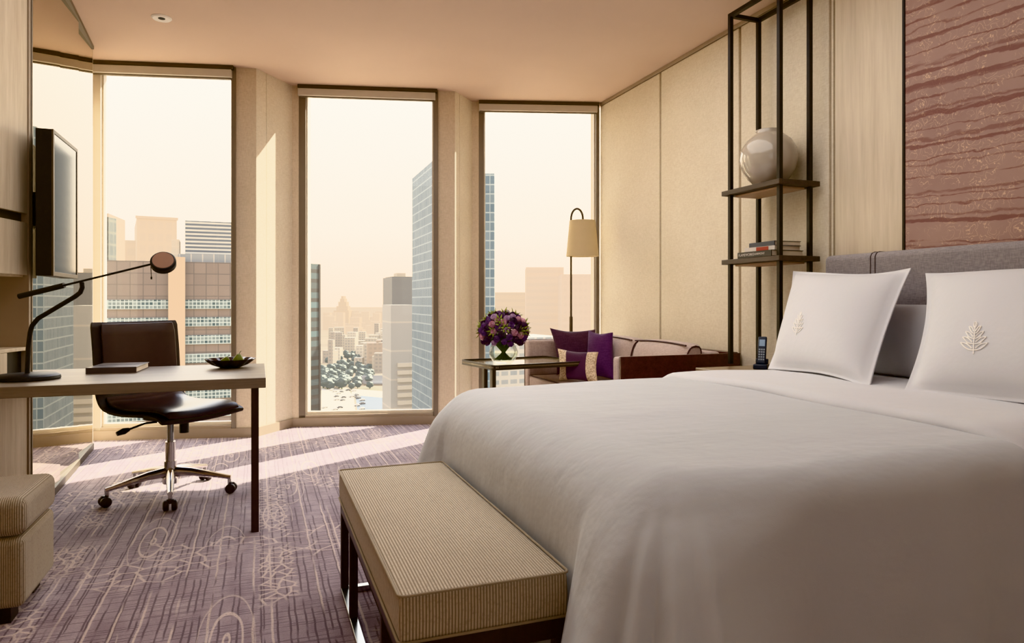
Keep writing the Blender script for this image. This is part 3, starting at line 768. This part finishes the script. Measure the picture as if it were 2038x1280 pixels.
for i, (m, L, W, T_, lab) in enumerate(bx):
    b_ = thing('book', lab, 'book', (2.915+i*.008, 3.36-.012*i, z), math.radians((0, 3, -2)[i]), 'books piled on the rack')
    # spine faces the bed foot (-x)
    box('cover', m, b_, -W/2, W/2, -L/2, L/2, T_-.003, T_, .001); box('back_cover', m, b_, -W/2, W/2, -L/2, L/2, 0, .003, .001)
    box('spine', m, b_, -W/2-.002, -W/2+.003, -L/2, L/2, 0, T_, .001); box('page_block', 'paper', b_, -W/2+.003, W/2-.004, -L/2+.004, L/2-.004, .003, T_-.003)
    if i == 1: box('spine_label', 'redcover', b_, -W/2-.003, -W/2-.0018, -L/2+.05, L/2-.10, .002, T_-.002)
    if i == 0:
        text_obj('FLAMEWORKS', .022, 'whitecover', b_, (-W/2-.0022, L/2-.01, T_/2), (PI/2, 0, -PI/2))
        text_obj('HARMONY', .018, 'whitecover', b_, (-W/2-.0022, -.005, T_/2), (PI/2, 0, -PI/2))
    z += T_+.0005

ph = thing('cordless_phone', 'grey cordless phone leaning in its cradle on the nightstand', 'phone', (2.775, 3.27, .722), math.radians(-50))
M['phone'] = plain('phone_grey', (58, 66, 80), .35, .2); M['key'] = plain('phone_keys', (150, 160, 172), .4); M['lcd'] = plain('phone_display', (150, 176, 204), .2)
mb = MB(); mb.box(-.04, .04, -.045, .045, 0, .03); mb.box(-.035, .035, .01, .04, .03, .06); mb.build('cradle', 'phone', ph, bevel=.006)
hs = MB().box(-.024, .024, -.011, .011, 0, .165).build('handset', 'phone', ph, bevel=.006, seg=3); hs.location = (0, .0, .03); hs.rotation_euler = (math.radians(-18), 0, 0)
box('display', 'lcd', hs, -.016, .016, -.0125, -.0105, .105, .145)
mb = MB()
for r in range(5):
    for c in range(3): mb.box(-.017+c*.0125, -.008+c*.0125, -.013, -.0105, .02+r*.015, .029+r*.015)
mb.build('keypad', 'key', hs)

# ------------------------------------------------------------------ sofa
so = thing('sofa', 'mauve grey loveseat with dark wood sides along the panelled wall', 'sofa', (0, 0, 0))
box('side_panel', 'mahogany', so, 2.17, 3.10, 3.86, 3.885, .12, .765, .003)
box('arm', 'sofa', so, 2.165, 2.9, 3.887, 3.965, .14, .76, .02, seg=4)
box('side_panel', 'mahogany', so, 2.17, 3.0, 5.54, 5.56, .12, .79, .003)
box('arm', 'sofa', so, 2.165, 2.95, 5.455, 5.538, .14, .785, .02, seg=4)
box('back_panel', 'mahogany', so, 3.02, 3.10, 3.887, 5.538, .12, .77, .003)
box('sofa_back', 'sofa', so, 2.93, 3.018, 3.97, 5.45, .14, .77, .02, seg=3)
box('seat_base', 'mahogany', so, 2.19, 2.92, 3.97, 5.45, .14, .335, .003)
box('seat_cushion', 'sofa', so, 2.165, 2.90, 3.975, 5.445, .345, .49, .03, seg=4)
MB().tube([(2.17, 3.99, .487), (2.17, 5.43, .487)], .005, 8).tube([(2.17, 5.43, .487), (2.75, 5.44, .49)], .005, 8).build('piping', 'plum_piping', so)
def backcush(y0, y1):
    mb = MB(); n = 16; rows = []
    for i in range(n+1):
        a = 2*PI*i/n
        r = []
        for j in range(13):
            b = -1+2*j/12; k = (1-abs(b)**6)**.5 if abs(b) < 1 else 0; k = .55+.45*k
            cx_, cz = 2.80, .66
            ex = .11*abs(math.cos(a))**.6*math.copysign(1, math.cos(a))*k; ez = (.175*abs(math.sin(a))**.6*math.copysign(1, math.sin(a)))*(.9+.1*k)
            r.append((cx_+ex+(ez*.22), (y0+y1)/2+b*(y1-y0)/2, cz+ez-.012*b*b))
        rows.append(r)
    R_ = mb.grid(rows[:-1]+[rows[0]]); bm = mb.bm
    o = mb.build('back_cushion', 'sofa', so, smooth=50)
    MB().tube([(2.80-.075+.0385+b*.0, (y0+y1)/2+b*(y1-y0)/2, .655+.170-.012*b*b) for b in [-.97+1.94*j/12 for j in range(13)]], .006, 8).build('piping', 'plum_piping', so)
    for yy in (y0, y1):
        pts = [(2.80+.062*abs(math.cos(a))**.6*math.copysign(1, math.cos(a))+.22*ez_, yy, .648+ez_) for a in [2*PI*k/24 for k in range(24)] for ez_ in [(.158*abs(math.sin(a))**.6*math.copysign(1, math.sin(a)))]]
        mb = MB(); vs_ = [mb.bm.verts.new(p) for p in pts]; mb.bm.faces.new(vs_); mb.build('cushion_end', 'sofa', o)
        MB().tube(pts, .005, 6, close=True).build('piping', 'plum_piping', o)
backcush(4.0, 4.70); backcush(4.73, 5.42)
for x in (2.25, 3.0):
    for y in (3.95, 5.45): box('foot', 'black', so, x-.02, x+.02, y-.02, y+.02, 0, .14)

pillow('throw_cushion', 'dark plum square cushion leaning on the far sofa arm', ((2.34, 5.24, .505), (2.74, 5.22, .505), (2.75, 5.345, .875), (2.325, 5.36, .89)), .09, 'plum', 0, cat='cushion', pinch=.12)
pillow('throw_cushion', 'bright purple square cushion on the sofa, right of the plum one', ((2.50, 5.02, .50), (2.63, 4.78, .50), (2.70, 4.93, .865), (2.60, 5.16, .875)), .10, 'plum_b', 0, cat='cushion', pinch=.10)
pillow('lumbar_cushion', 'small lumbar cushion with purple middle and cream ends', ((2.215, 4.93, .50), (2.42, 4.66, .50), (2.49, 4.78, .72), (2.27, 5.06, .735)), .07, 'lumbar', 0, cat='cushion', pinch=.10)

# ------------------------------------------------------------------ side table
st = thing('side_table', 'dark rimmed tray table holding the flowers in front of the sofa', 'table', (1.95, 5.05, 0), math.radians(8))
MB().prism([(x, y) for x, y, _ in rr(.40, .30, .05, 0)], .632, .642).build('tray', 'glossy_tray' if 'glossy_tray' in M else plain('tray_gloss', (196, 178, 148), .12, var=0, coat=.5), st)
mb = MB(); O = rr(.40, .30, .05, 0, 8); I = rr(.385, .285, .036, 0, 8); k_ = len(O)
a = [mb.bm.verts.new((x, y, .618)) for x, y, _ in O]; b = [mb.bm.verts.new((x, y, .655)) for x, y, _ in O]; c = [mb.bm.verts.new((x, y, .655)) for x, y, _ in I]; d = [mb.bm.verts.new((x, y, .618)) for x, y, _ in I]
for A, B in ((a, b), (b, c), (c, d), (d, a)):
    for i in range(k_): mb.bm.faces.new([A[i], A[(i+1) % k_], B[(i+1) % k_], B[i]])
mb.build('tray_rim', plain('tray_rim', (62, 54, 48), .4, .3), st)
for y in (-.16, -.02): box('leg', 'bronze_dark', st, -.35, -.32, y-.022, y+.022, .02, .618, .002)
for y in (-.16, -.02): box('support_arm', 'bronze_dark', st, -.35, .30, y-.015, y+.015, .606, .6175, .002)
mb = MB(); mb.box(-.35, .15, -.265, -.235, 0, .02); mb.box(-.35, .15, .235, .265, 0, .02); mb.box(-.35, -.32, -.235, .235, 0, .02); mb.build('floor_frame', 'bronze_dark', st, bevel=.002)

VC = Vector((1.765, 4.96, .643))
gv = thing('glass_vase', 'round clear glass vase with water on the tray table', 'vase', VC)
MB().lathe([(.0, 0), (.06, 0), (.085, .02), (.108, .06), (.112, .09), (.098, .13), (.085, .15), (.083, .15)], n=48).build('vase_body', 'vase_glass', gv, smooth=60)
MB().lathe([(0, .012), (.078, .024), (.102, .06), (.106, .088), (0, .088)], n=48).build('vase_water', 'water', gv)
def rose_mesh():
    mb = MB()
    for (R0, z0, z1, ph_) in ((.026, 0, .03, 0), (.021, .004, .036, 1), (.015, .01, .039, 2), (.009, .014, .041, .5)):
        mb.lathe([(R0*.3, z0), (R0*.85, z0+.006), (R0, (z0+z1)/2), (R0*.93, z1), (R0*.82, z1-.002), (R0*.7, z1-.009)], n=20, wav=lambda r, a, j, q=ph_: r*(1+.09*math.sin(5*a+q)*(j > 1)))
    return mb
proto = {}
bc = VC+Vector((0, 0, .245)); cnt = 0
def flower(kind, pos, nrm, sc):
    global cnt
    lab = {'pink': 'pink rose in the round bouquet', 'violet': 'violet rose in the round bouquet', 'dark': 'dark plum rose in the round bouquet', 'lilac': 'pale lilac rose in the round bouquet'}[kind]
    t = thing('rose', lab, 'flower', VC, 0, kind+' roses in the bouquet')
    if kind not in proto:
        proto[kind] = rose_mesh().build('blossom', FL[kind], t, smooth=50); b_ = proto[kind]
    else:
        b_ = proto[kind].copy(); C.objects.link(b_); b_.parent = t
    b_.location = pos-VC; b_.scale = (sc,)*3; b_.rotation_mode = 'QUATERNION'; b_.rotation_quaternion = Vector((0, 0, 1)).rotation_difference(nrm)
    e = Vector((-(pos.x-VC.x)*.35+random.uniform(-.02, .02), -(pos.y-VC.y)*.35+random.uniform(-.02, .02), .03)); mid = Vector(((pos.x-VC.x)*.4, (pos.y-VC.y)*.4, .145))
    MB().tube([e, mid, pos-VC-nrm*.004], .0025, 5).build('stem', 'stem', t)
kinds = ['dark', 'violet', 'pink', 'dark', 'violet', 'lilac', 'dark', 'pink']
N_ = 92
for i in range(N_):
    zf = 1-(i+.5)/N_*1.62
    a = i*2.39996; rr_ = math.sqrt(max(0, 1-zf*zf)); nrm = Vector((rr_*math.cos(a), rr_*math.sin(a), zf))
    flower(random.choice(kinds), bc+Vector((nrm.x*.155, nrm.y*.155, nrm.z*.125)), nrm, random.uniform(.85, 1.12))
for i in range(34):
    a = random.uniform(0, 2*PI); zf = random.uniform(-.1, 1); rr_ = math.sqrt(1-zf*zf); nrm = Vector((rr_*math.cos(a), rr_*math.sin(a), zf))
    t = thing('leaf_sprig', 'pale green leafy sprig in the round bouquet', 'leaf', VC, 0, 'green sprigs in the bouquet')
    mb = MB(); p0 = bc-VC+Vector((nrm.x*.15, nrm.y*.15, nrm.z*.12)); tan = nrm.cross(Vector((0, 0, 1))); tan = tan.normalized() if tan.length > .01 else Vector((1, 0, 0)); b2 = nrm.cross(tan)
    for k in range(6):
        dirv = (nrm*.8+tan*math.cos(k*1.05)*.8+b2*math.sin(k*1.05)*.8).normalized(); sd = dirv.cross(nrm).normalized()
        q0 = p0+nrm*.02; L_ = random.uniform(.045, .07); up_ = sd.cross(dirv)
        v = [q0, q0+dirv*L_*.5+sd*.008, q0+dirv*L_, q0+dirv*L_*.5-sd*.008]; vv = [mb.bm.verts.new(x) for x in v]; mb.bm.faces.new(vv)
    mb.build('leaves', 'leaf', t, solid=.001)
    MB().tube([(-p0.x*.3, -p0.y*.3, .03), (p0.x*.4, p0.y*.4, .145), p0+nrm*.022], .002, 5).build('stem', 'stem', t)

# ------------------------------------------------------------------ floor lamp
fl = thing('floor_lamp', 'antique metal floor lamp with hooked top and cream tapered shade', 'lamp', (2.70, 5.73, 0))
MB().lathe([(0, 0), (.13, 0), (.135, .01), (.13, .02), (.02, .028), (0, .028)]).build('lamp_base', 'bronze_pole', fl)
Rv = Vector((FY, -FX, 0))
MB().tube([(0, 0, .02), (0, 0, .98)], .016, 12).build('lower_pole', 'bronze_pole', fl)
hp = [Vector((0, 0, .95)), Vector((0, 0, 1.75)), Vector((0, 0, 1.86))]+[Rv*(.055-.055*math.cos(a))+Vector((0, 0, 1.88+.095*math.sin(a))) for a in [PI*k/12 for k in range(0, 12)]]+[Rv*.11+Vector((0, 0, 1.86)), Rv*.11+Vector((0, 0, 1.80))]
MB().tube(hp, .0105, 10).build('hooked_pole', 'bronze_pole', fl)
sc_ = Rv*.105
sh = MB().lathe([(.150, 1.535), (.120, 1.865), (.117, 1.865), (.147, 1.535), (.150, 1.535)], c=tuple(sc_), n=48).build('lamp_shade', 'shade', fl, smooth=60)
MB().tube([sc_+Vector((.1, 0, 1.86)), sc_+Vector((-.1, 0, 1.86))], .003, 6).tube([sc_+Vector((0, .1, 1.86)), sc_+Vector((0, -.1, 1.86))], .003, 6).build('shade_spider', 'bronze_pole', sh)
MB().lathe([(0, 1.66), (.02, 1.665), (.03, 1.70), (.02, 1.75), (.014, 1.77), (.014, 1.80), (0, 1.80)], c=tuple(sc_), n=20).build('bulb', 'alu', fl)

# ------------------------------------------------------------------ ceiling fixture
cf = thing('ceiling_downlight', 'small white recessed spotlight in the ceiling', 'ceiling light', (-.62, 5.19, CEIL))
MB().lathe([(.024, -.006), (.055, -.012), (.064, -.004), (.064, 0), (.024, 0), (.024, -.006)], n=32).build('trim_ring', plain('white_trim', (250, 246, 240), .5, var=0), cf)
MB().lathe([(0, -.008), (.022, -.008), (.022, -.001), (0, -.001)], n=24).build('lens', 'blackmatte', cf)

# ------------------------------------------------------------------ the city outside
GZ = -75.0
def ground_mat():
    t = NT('city_ground'); g = t.n('NewGeometry'); p = t.sep(g.outputs['Position'])
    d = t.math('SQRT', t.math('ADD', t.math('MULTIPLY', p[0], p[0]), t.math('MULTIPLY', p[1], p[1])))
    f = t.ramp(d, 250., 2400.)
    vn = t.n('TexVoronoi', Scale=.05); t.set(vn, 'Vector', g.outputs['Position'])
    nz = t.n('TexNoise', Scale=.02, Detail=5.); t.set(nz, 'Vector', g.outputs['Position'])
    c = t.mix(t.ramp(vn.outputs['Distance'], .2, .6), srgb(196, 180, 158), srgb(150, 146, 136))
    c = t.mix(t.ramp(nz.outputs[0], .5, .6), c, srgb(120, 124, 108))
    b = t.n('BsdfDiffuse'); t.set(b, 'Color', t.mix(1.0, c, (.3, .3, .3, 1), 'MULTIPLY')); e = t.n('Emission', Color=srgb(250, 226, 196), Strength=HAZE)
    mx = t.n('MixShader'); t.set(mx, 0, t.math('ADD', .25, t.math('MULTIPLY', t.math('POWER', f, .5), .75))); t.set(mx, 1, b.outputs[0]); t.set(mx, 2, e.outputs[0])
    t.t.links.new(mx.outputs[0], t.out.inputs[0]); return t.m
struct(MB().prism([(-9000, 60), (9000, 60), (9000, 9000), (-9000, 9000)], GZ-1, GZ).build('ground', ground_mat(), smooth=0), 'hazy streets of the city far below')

def tower(name, label, px0, px1, ytop, d0, d1, back, mat, group=None, ztop=None, zbot=None):
    A = at(px0, ytop, d0); B = at(px1, ytop, d1); v = (B-A); v.z = 0; L = v.length; ang = math.atan2(v.y, v.x)
    top = (A.z+B.z)/2 if ztop is None else ztop
    zb = GZ if zbot is None else zbot
    root = thing(name, label, 'building', (A.x, A.y, zb), ang, group)
    hgt = top-zb
    return root, L, hgt, MB().box(0, L, 0, back, 0, hgt).build('wall', mat, root, smooth=0)

# office block with brick facade and window strips (left window)
brick = facade('brick_grid_facade', (96, 88, 84), (134, 120, 112), 1.6, 1.6, .07, .07, .10, (235, 225, 212), var=.3)
R1, L1, h1, w1_ = tower('office_block', 'brown tiled office block with rows of teal window strips', 150, 470, 520, 92, 100, 40, brick)
stripm = facade('teal_strip_glass', (190, 204, 204), (50, 78, 86), .5, .5, .22, .25, .06, (220, 228, 225), var=.45)
def zat(py, d): return H+(600-py)/FPX*d-GZ
for yy in (597, 632, 668, 705, 741, 778, 815):
    box('window_strip', stripm, R1, .0, L1, -.25, .0, zat(yy+18, 97), zat(yy, 97))
penth = facade('roof_louvres', (214, 214, 206), (84, 100, 118), 60, .55, .0, .45, .12, var=0)
box('louvred_plant_screen', penth, R1, L1*.66, L1*.98, 2, 16, h1+1.2, h1+6.1)
box('roof_upstand', facade('roof_upstand', (196, 192, 184), (120, 136, 150), 1.5, 6, .1, .2, .15), R1, L1*.62, L1, 1, 20, h1, h1+1.2)
box('reflection_band', facade('pale_reflection', (226, 196, 160), (220, 190, 156), 3, 3, .05, .05, .35), R1, L1*.56, L1*.665, -1.0, .2, 0, h1+.6)  # pale band modelled on the block in place of a reflection in the glass
box('lift_room', facade('lift_room', (228, 212, 190), (200, 190, 172), 1, 1, .1, .2, .35), R1, L1*.57, L1*.62, 3, 8, h1, h1+3.4)
for k, (x, y) in enumerate(((.60, 439), (.75, 436), (.93, 436))): pass
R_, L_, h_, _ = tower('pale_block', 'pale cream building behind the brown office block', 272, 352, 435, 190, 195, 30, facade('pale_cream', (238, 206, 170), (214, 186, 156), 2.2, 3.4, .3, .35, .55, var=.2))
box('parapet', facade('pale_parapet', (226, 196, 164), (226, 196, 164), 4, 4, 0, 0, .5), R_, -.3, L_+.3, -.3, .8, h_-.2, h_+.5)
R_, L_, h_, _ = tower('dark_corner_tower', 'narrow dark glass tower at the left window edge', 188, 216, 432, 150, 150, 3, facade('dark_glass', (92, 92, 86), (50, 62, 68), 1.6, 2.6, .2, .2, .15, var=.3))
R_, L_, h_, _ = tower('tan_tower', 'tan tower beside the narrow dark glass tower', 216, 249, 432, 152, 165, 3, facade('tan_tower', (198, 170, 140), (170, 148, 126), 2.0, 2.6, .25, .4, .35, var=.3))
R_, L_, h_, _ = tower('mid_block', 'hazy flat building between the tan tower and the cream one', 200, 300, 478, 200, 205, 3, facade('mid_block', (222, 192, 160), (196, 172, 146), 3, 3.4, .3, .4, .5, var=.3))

# middle window
R_, L_, h_, _ = tower('sliver_tower', 'very slim dark tower at the left of the middle window', 612, 637, 525, 230, 236, 20, facade('sliver', (48, 46, 48), (84, 110, 116), 9, 3.3, .12, .4, .12, var=.8))
box('corner_pier', facade('sliver_pier', (64, 58, 60), (64, 58, 60), 5, 5, 0, 0, .12), R_, L_-.7, L_, -.3, 0, 0, h_)
gl = facade('glass_tower_grid', (176, 186, 184), (70, 98, 116), 2.1, 4.1, .14, .13, .16, (226, 228, 220), var=.28)
R_, L_, h_, _ = tower('glass_tower', 'tall blue-grey glass tower with pale grid seen through middle and right windows', 860, 984, 345, 300, 300, 6, gl)
A = at(820, 345, 345); Bp = at(862, 325, 300)
v = Vector((Bp.x-A.x, Bp.y-A.y)); L2 = v.length
root2 = thing('glass_tower_wing', 'receding wing of the tall glass tower, right side of middle window', 'building', (A.x, A.y, GZ), math.atan2(v.y, v.x))
MB().box(0, L2, 0, 14, 0, at(840, 338, 322).z-GZ).build('wall', gl, root2, smooth=0)
box('roof_plant', gl, root2, L2*.6, L2, 2, 10, at(840, 338, 322).z-GZ, at(850, 320, 310).z-GZ)
R_, L_, h_, _ = tower('slate_block', 'slate grey slab building left of the glass tower', 780, 824, 551, 420, 425, 30, facade('slate', (120, 124, 126), (104, 110, 116), 6, 6, .05, .05, .20, var=.2))
box('roof_hut', facade('slate_hut', (170, 160, 146), (170, 160, 146), 6, 6, 0, 0, .4), R_, L_*.3, L_*.7, 5, 15, h_, h_+2.5)
R_, L_, h_, _ = tower('tan_flank_block', 'tan building flank beside the slate slab', 767, 781, 551, 440, 421, 30, facade('tanflank', (206, 184, 146), (160, 152, 130), 60, 4, 0, .5, .35, var=.1))
R_, L_, h_, _ = tower('white_stepped_block', 'pale office block with stacked balcony bands before the slate slab', 778, 826, 607, 380, 385, 25, facade('white_step', (204, 196, 184), (168, 170, 170), 50, 16, .0, .06, .28, var=.1))
mb = MB()
for k in range(9): box('balcony_band', facade('balcony_band', (226, 214, 194), (226, 214, 194), 5, 5, 0, 0, .25) if k == 0 else bpy.data.materials['balcony_band'], R_, 3.6, L_+2, -1.6, 0, 6+k*4.2, 8.2+k*4.2)
R_, L_, h_, _ = tower('brown_block', 'small brown square building in the middle distance', 731, 768, 683, 760, 765, 22, facade('brown_far', (170, 144, 124), (130, 116, 106), 5, 5, .45, .5, .35, var=.4))
box('roof_hut', facade('brown_hut', (160, 136, 118), (160, 136, 118), 5, 5, 0, 0, .35), R_, L_*.5, L_*.75, 4, 10, h_, h_+2.6)
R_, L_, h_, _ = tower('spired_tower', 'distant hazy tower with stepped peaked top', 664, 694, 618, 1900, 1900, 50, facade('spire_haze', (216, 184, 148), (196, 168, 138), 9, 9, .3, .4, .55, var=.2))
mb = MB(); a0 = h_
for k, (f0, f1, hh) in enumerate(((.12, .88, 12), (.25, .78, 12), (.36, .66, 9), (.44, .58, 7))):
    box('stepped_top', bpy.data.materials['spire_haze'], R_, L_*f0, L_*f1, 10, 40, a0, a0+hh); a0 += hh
# paved plaza and road patches on the ground
def gp(px, py): p = at(px, py, (H-GZ)*FPX/(py-600)); return (p.x, p.y)
rd = facade('asphalt', (58, 66, 76), (58, 66, 76), 9, 9, 0, 0, .14, (214, 224, 224))
struct(MB().prism([gp(712, 826), gp(880, 826), gp(880, 800), gp(735, 786), gp(708, 790)], GZ, GZ+.05).build('ground', rd, smooth=0), 'blue-grey paved street at the foot of the glass tower')
rd2 = facade('bright_paving', (232, 220, 200), (232, 220, 200), 9, 9, 0, 0, .2)
struct(MB().prism([gp(640, 826), gp(708, 826), gp(704, 790), gp(690, 772), gp(640, 770)], GZ, GZ+.04).build('ground', rd2, smooth=0), 'sunlit pale street with cars')
struct(MB().prism([gp(700, 786), gp(850, 800), gp(850, 786), gp(700, 774)], GZ, GZ+.06).build('ground', rd2, smooth=0), 'pale sidewalk strip crossing below the hall')
# palace style hall
R_, L_, h_, _ = tower('tiled_roof_hall', 'low hall with dark sweeping tiled roof near the trees', 724, 770, 764, 620, 620, 14, facade('hall_wall', (150, 128, 112), (100, 90, 84), 3, 5, .4, .5, .3))
mb = MB(); rows = [[(x, y, z) for x in (-3, L_*.25, L_*.5, L_*.75, L_+3)] for y, z in ((-3, h_-.2), (0, h_+1), (3, h_+3), (7, h_+6.5), (11, h_+3), (14, h_+1), (17, h_-.2))]
mb.grid(rows); mb.build('tiled_roof', facade('hall_roof', (96, 102, 108), (80, 88, 96), 1.2, 60, .5, 0, .3), R_, solid=.6)
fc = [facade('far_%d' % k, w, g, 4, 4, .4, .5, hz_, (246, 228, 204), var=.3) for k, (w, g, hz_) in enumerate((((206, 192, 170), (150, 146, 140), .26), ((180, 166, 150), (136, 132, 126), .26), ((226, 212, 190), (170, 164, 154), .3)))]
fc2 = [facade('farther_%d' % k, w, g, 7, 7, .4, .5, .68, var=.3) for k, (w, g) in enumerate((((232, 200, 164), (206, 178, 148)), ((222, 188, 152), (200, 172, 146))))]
rnd = random.Random(3)
for i in range(110):
    d = rnd.uniform(720, 2600); px = rnd.uniform(640, 775); wpx = rnd.uniform(8, 26)*(1000/d)**.4; hgt = rnd.uniform(9, 34)*(1 if d < 1500 else 1.5)
    A = at(px, 600, d); w = wpx*d/FPX
    t = thing('low_building', 'low hazy building of the distant city in the middle window', 'building', (A.x, A.y, GZ), -YAW+rnd.uniform(-.3, .3), 'low buildings of the distant city')
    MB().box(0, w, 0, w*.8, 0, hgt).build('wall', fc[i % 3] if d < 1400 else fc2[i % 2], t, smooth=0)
crown_m = facade('tree_haze', (46, 54, 42), (34, 44, 38), 1, 1, .3, .3, .22, (226, 226, 212))
def crown(seed):
    r = random.Random(seed); mb = MB(); bmesh.ops.create_icosphere(mb.bm, subdivisions=3, radius=1)
    for v in mb.bm.verts: v.co *= 1+.3*math.sin(v.co.x*8+seed)*math.sin(v.co.y*7)*math.sin(v.co.z*9+seed)+r.uniform(-.16, .16)
    return mb
cp = [crown(k).build('crown', crown_m, smooth=179) for k in range(3)]
tk = MB().tube([(0, 0, 0), (0, 0, 1)], .12, 6).build('trunk', 'stem')
used = set()
for i in range(150):
    if i < 110: px = rnd.uniform(640, 742); d = rnd.uniform(590, 790)
    else: px = rnd.uniform(645, 770); d = rnd.uniform(780, 1000)
    s = rnd.uniform(2.2, 4.6); A = at(px, 600, d)
    t = thing('tree', 'dark green tree in the street below the middle window', 'tree', (A.x, A.y, GZ), 0, 'street trees below the middle window')
    k = i % 3
    if k in used: c = cp[k].copy(); C.objects.link(c)
    else: c = cp[k]; used.add(k)
    c.parent = t; c.location = (0, 0, s*1.2); c.scale = (s, s, s*.9)
    if i == 0: q = tk
    else: q = tk.copy(); C.objects.link(q)
    q.parent = t; q.scale = (s, s, s*.6)
cm = [facade('car_white', (240, 232, 220), (240, 232, 220), 1, 1, 0, 0, .2), facade('car_dark', (80, 84, 92), (80, 84, 92), 1, 1, 0, 0, .2)]
for i in range(22):
    px = rnd.uniform(645, 722); py = rnd.uniform(775, 818); d = (H-GZ)*FPX/(py-600); A = at(px, 600, d)
    t = thing('car', 'tiny car on the street below the middle window', 'car', (A.x, A.y, GZ), rnd.uniform(-.3, .3)+.4, 'cars on the street below')
    mb = MB(); mb.box(-2.2, 2.2, -.9, .9, .35, 1.0); mb.box(-1.2, 1.3, -.8, .8, 1.0, 1.5); mb.build('car_body', cm[i % 2], t, bevel=.15)
    mb = MB()
    for x in (-1.4, 1.4):
        for y in (-.85, .85): mb.tube([(x, y-.1, .35), (x, y+.1, .35)], .35, 10)
    mb.build('wheels', 'rubber', t)
# right window
R_, L_, h_, _ = tower('peach_slab', 'peach hazy slab building behind the floor lamp', 1047, 1122, 532, 520, 520, 40, facade('peach', (244, 206, 174), (222, 190, 164), 60, 5, 0, .55, .55, var=0))
R_, L_, h_, _ = tower('rose_slab', 'pale rose building right of the floor lamp pole', 1118, 1200, 546, 470, 470, 40, facade('rose_slab', (240, 206, 180), (220, 190, 168), 3.5, 5, .4, .5, .5, var=.2))
R_, L_, h_, _ = tower('tan_low_slab', 'tan lower building between the glass tower and the peach slab', 984, 1050, 582, 600, 600, 40, facade('tan_low', (232, 200, 164), (208, 180, 150), 60, 6, 0, .6, .5, var=0))
R_, L_, h_, _ = tower('pale_banded_block', 'white building with blue window bands below the tray table', 975, 1120, 672, 330, 350, 30, facade('banded', (222, 216, 204), (140, 158, 168), 5, 4.2, .25, .5, .25, var=.3))
# left of the view: seen only in the mirror and beyond
for b_ in list(bpy.data.objects):
    pass

# ------------------------------------------------------------------ world, sun, added fill lamps
w = bpy.data.worlds.new('sky'); bpy.context.scene.world = w; w.use_nodes = True; nt = w.node_tree; nt.nodes.clear()
o = nt.nodes.new('ShaderNodeOutputWorld'); bg = nt.nodes.new('ShaderNodeBackground'); tc = nt.nodes.new('ShaderNodeTexCoord'); sx = nt.nodes.new('ShaderNodeSeparateXYZ'); cr = nt.nodes.new('ShaderNodeValToRGB')
nt.links.new(tc.outputs['Generated'], sx.inputs[0]); nt.links.new(sx.outputs[2], cr.inputs[0]); nt.links.new(cr.outputs[0], bg.inputs[0]); nt.links.new(bg.outputs[0], o.inputs[0])
e = cr.color_ramp.elements; e[0].position = 0; e[0].color = srgb(252, 218, 172); e[1].position = .32; e[1].color = srgb(255, 248, 232)
m2 = cr.color_ramp.elements.new(.62); m2.color = srgb(214, 228, 255)
m_ = cr.color_ramp.elements.new(.1); m_.color = srgb(255, 235, 204)
bg.inputs[1].default_value = 3.0
sd = bpy.data.lights.new('sun', 'SUN'); sd.energy = 25; sd.angle = math.radians(.6); sd.color = (1, .96, .76)
so_ = bpy.data.objects.new('sun', sd); C.objects.link(so_)
dirv = Vector((-.856, -.517, -.86)); so_.rotation_euler = dirv.to_track_quat('-Z', 'Y').to_euler(); so_.location = (20, 20, 20)
def area(name, loc, target, size, energy, col):
    l = bpy.data.lights.new(name, 'AREA'); l.energy = energy; l.color = col; l.shape = 'RECTANGLE'; l.size = size[0]; l.size_y = size[1]
    o = bpy.data.objects.new(name, l); C.objects.link(o); o.location = loc; o.rotation_euler = (Vector(target)-Vector(loc)).to_track_quat('-Z', 'Y').to_euler(); return o
area('camera_side_fill', (.7, -1.45, 1.75), (.9, 3, 1.75), (3.4, 1.8), 7, (1, .96, .92))  # unseen fill lamp added behind the camera to brighten the room
area('overhead_fill', (.9, 3.1, 3.0), (.9, 3.1, 0), (3.2, 3.2), 32, (1, .97, .93))  # unseen fill lamp added overhead to light duvet top and walls

cam = bpy.data.cameras.new('camera'); cam.sensor_width = 36; cam.lens = FPX/2038*36; cam.shift_y = -40/2038; cam.clip_end = 20000; cam.clip_start = .05
co = bpy.data.objects.new('camera', cam); C.objects.link(co); co.location = (0, 0, H); co.rotation_euler = (PI/2, 0, -YAW)
sc = bpy.context.scene; sc.camera = co
sc.view_settings.view_transform = 'Khronos PBR Neutral'; sc.view_settings.look = 'None'; sc.view_settings.exposure = 1.0
sc.cycles.max_bounces = 12; sc.cycles.diffuse_bounces = 6; sc.cycles.transparent_max_bounces = 16
sc.cycles.sample_clamp_indirect = 6
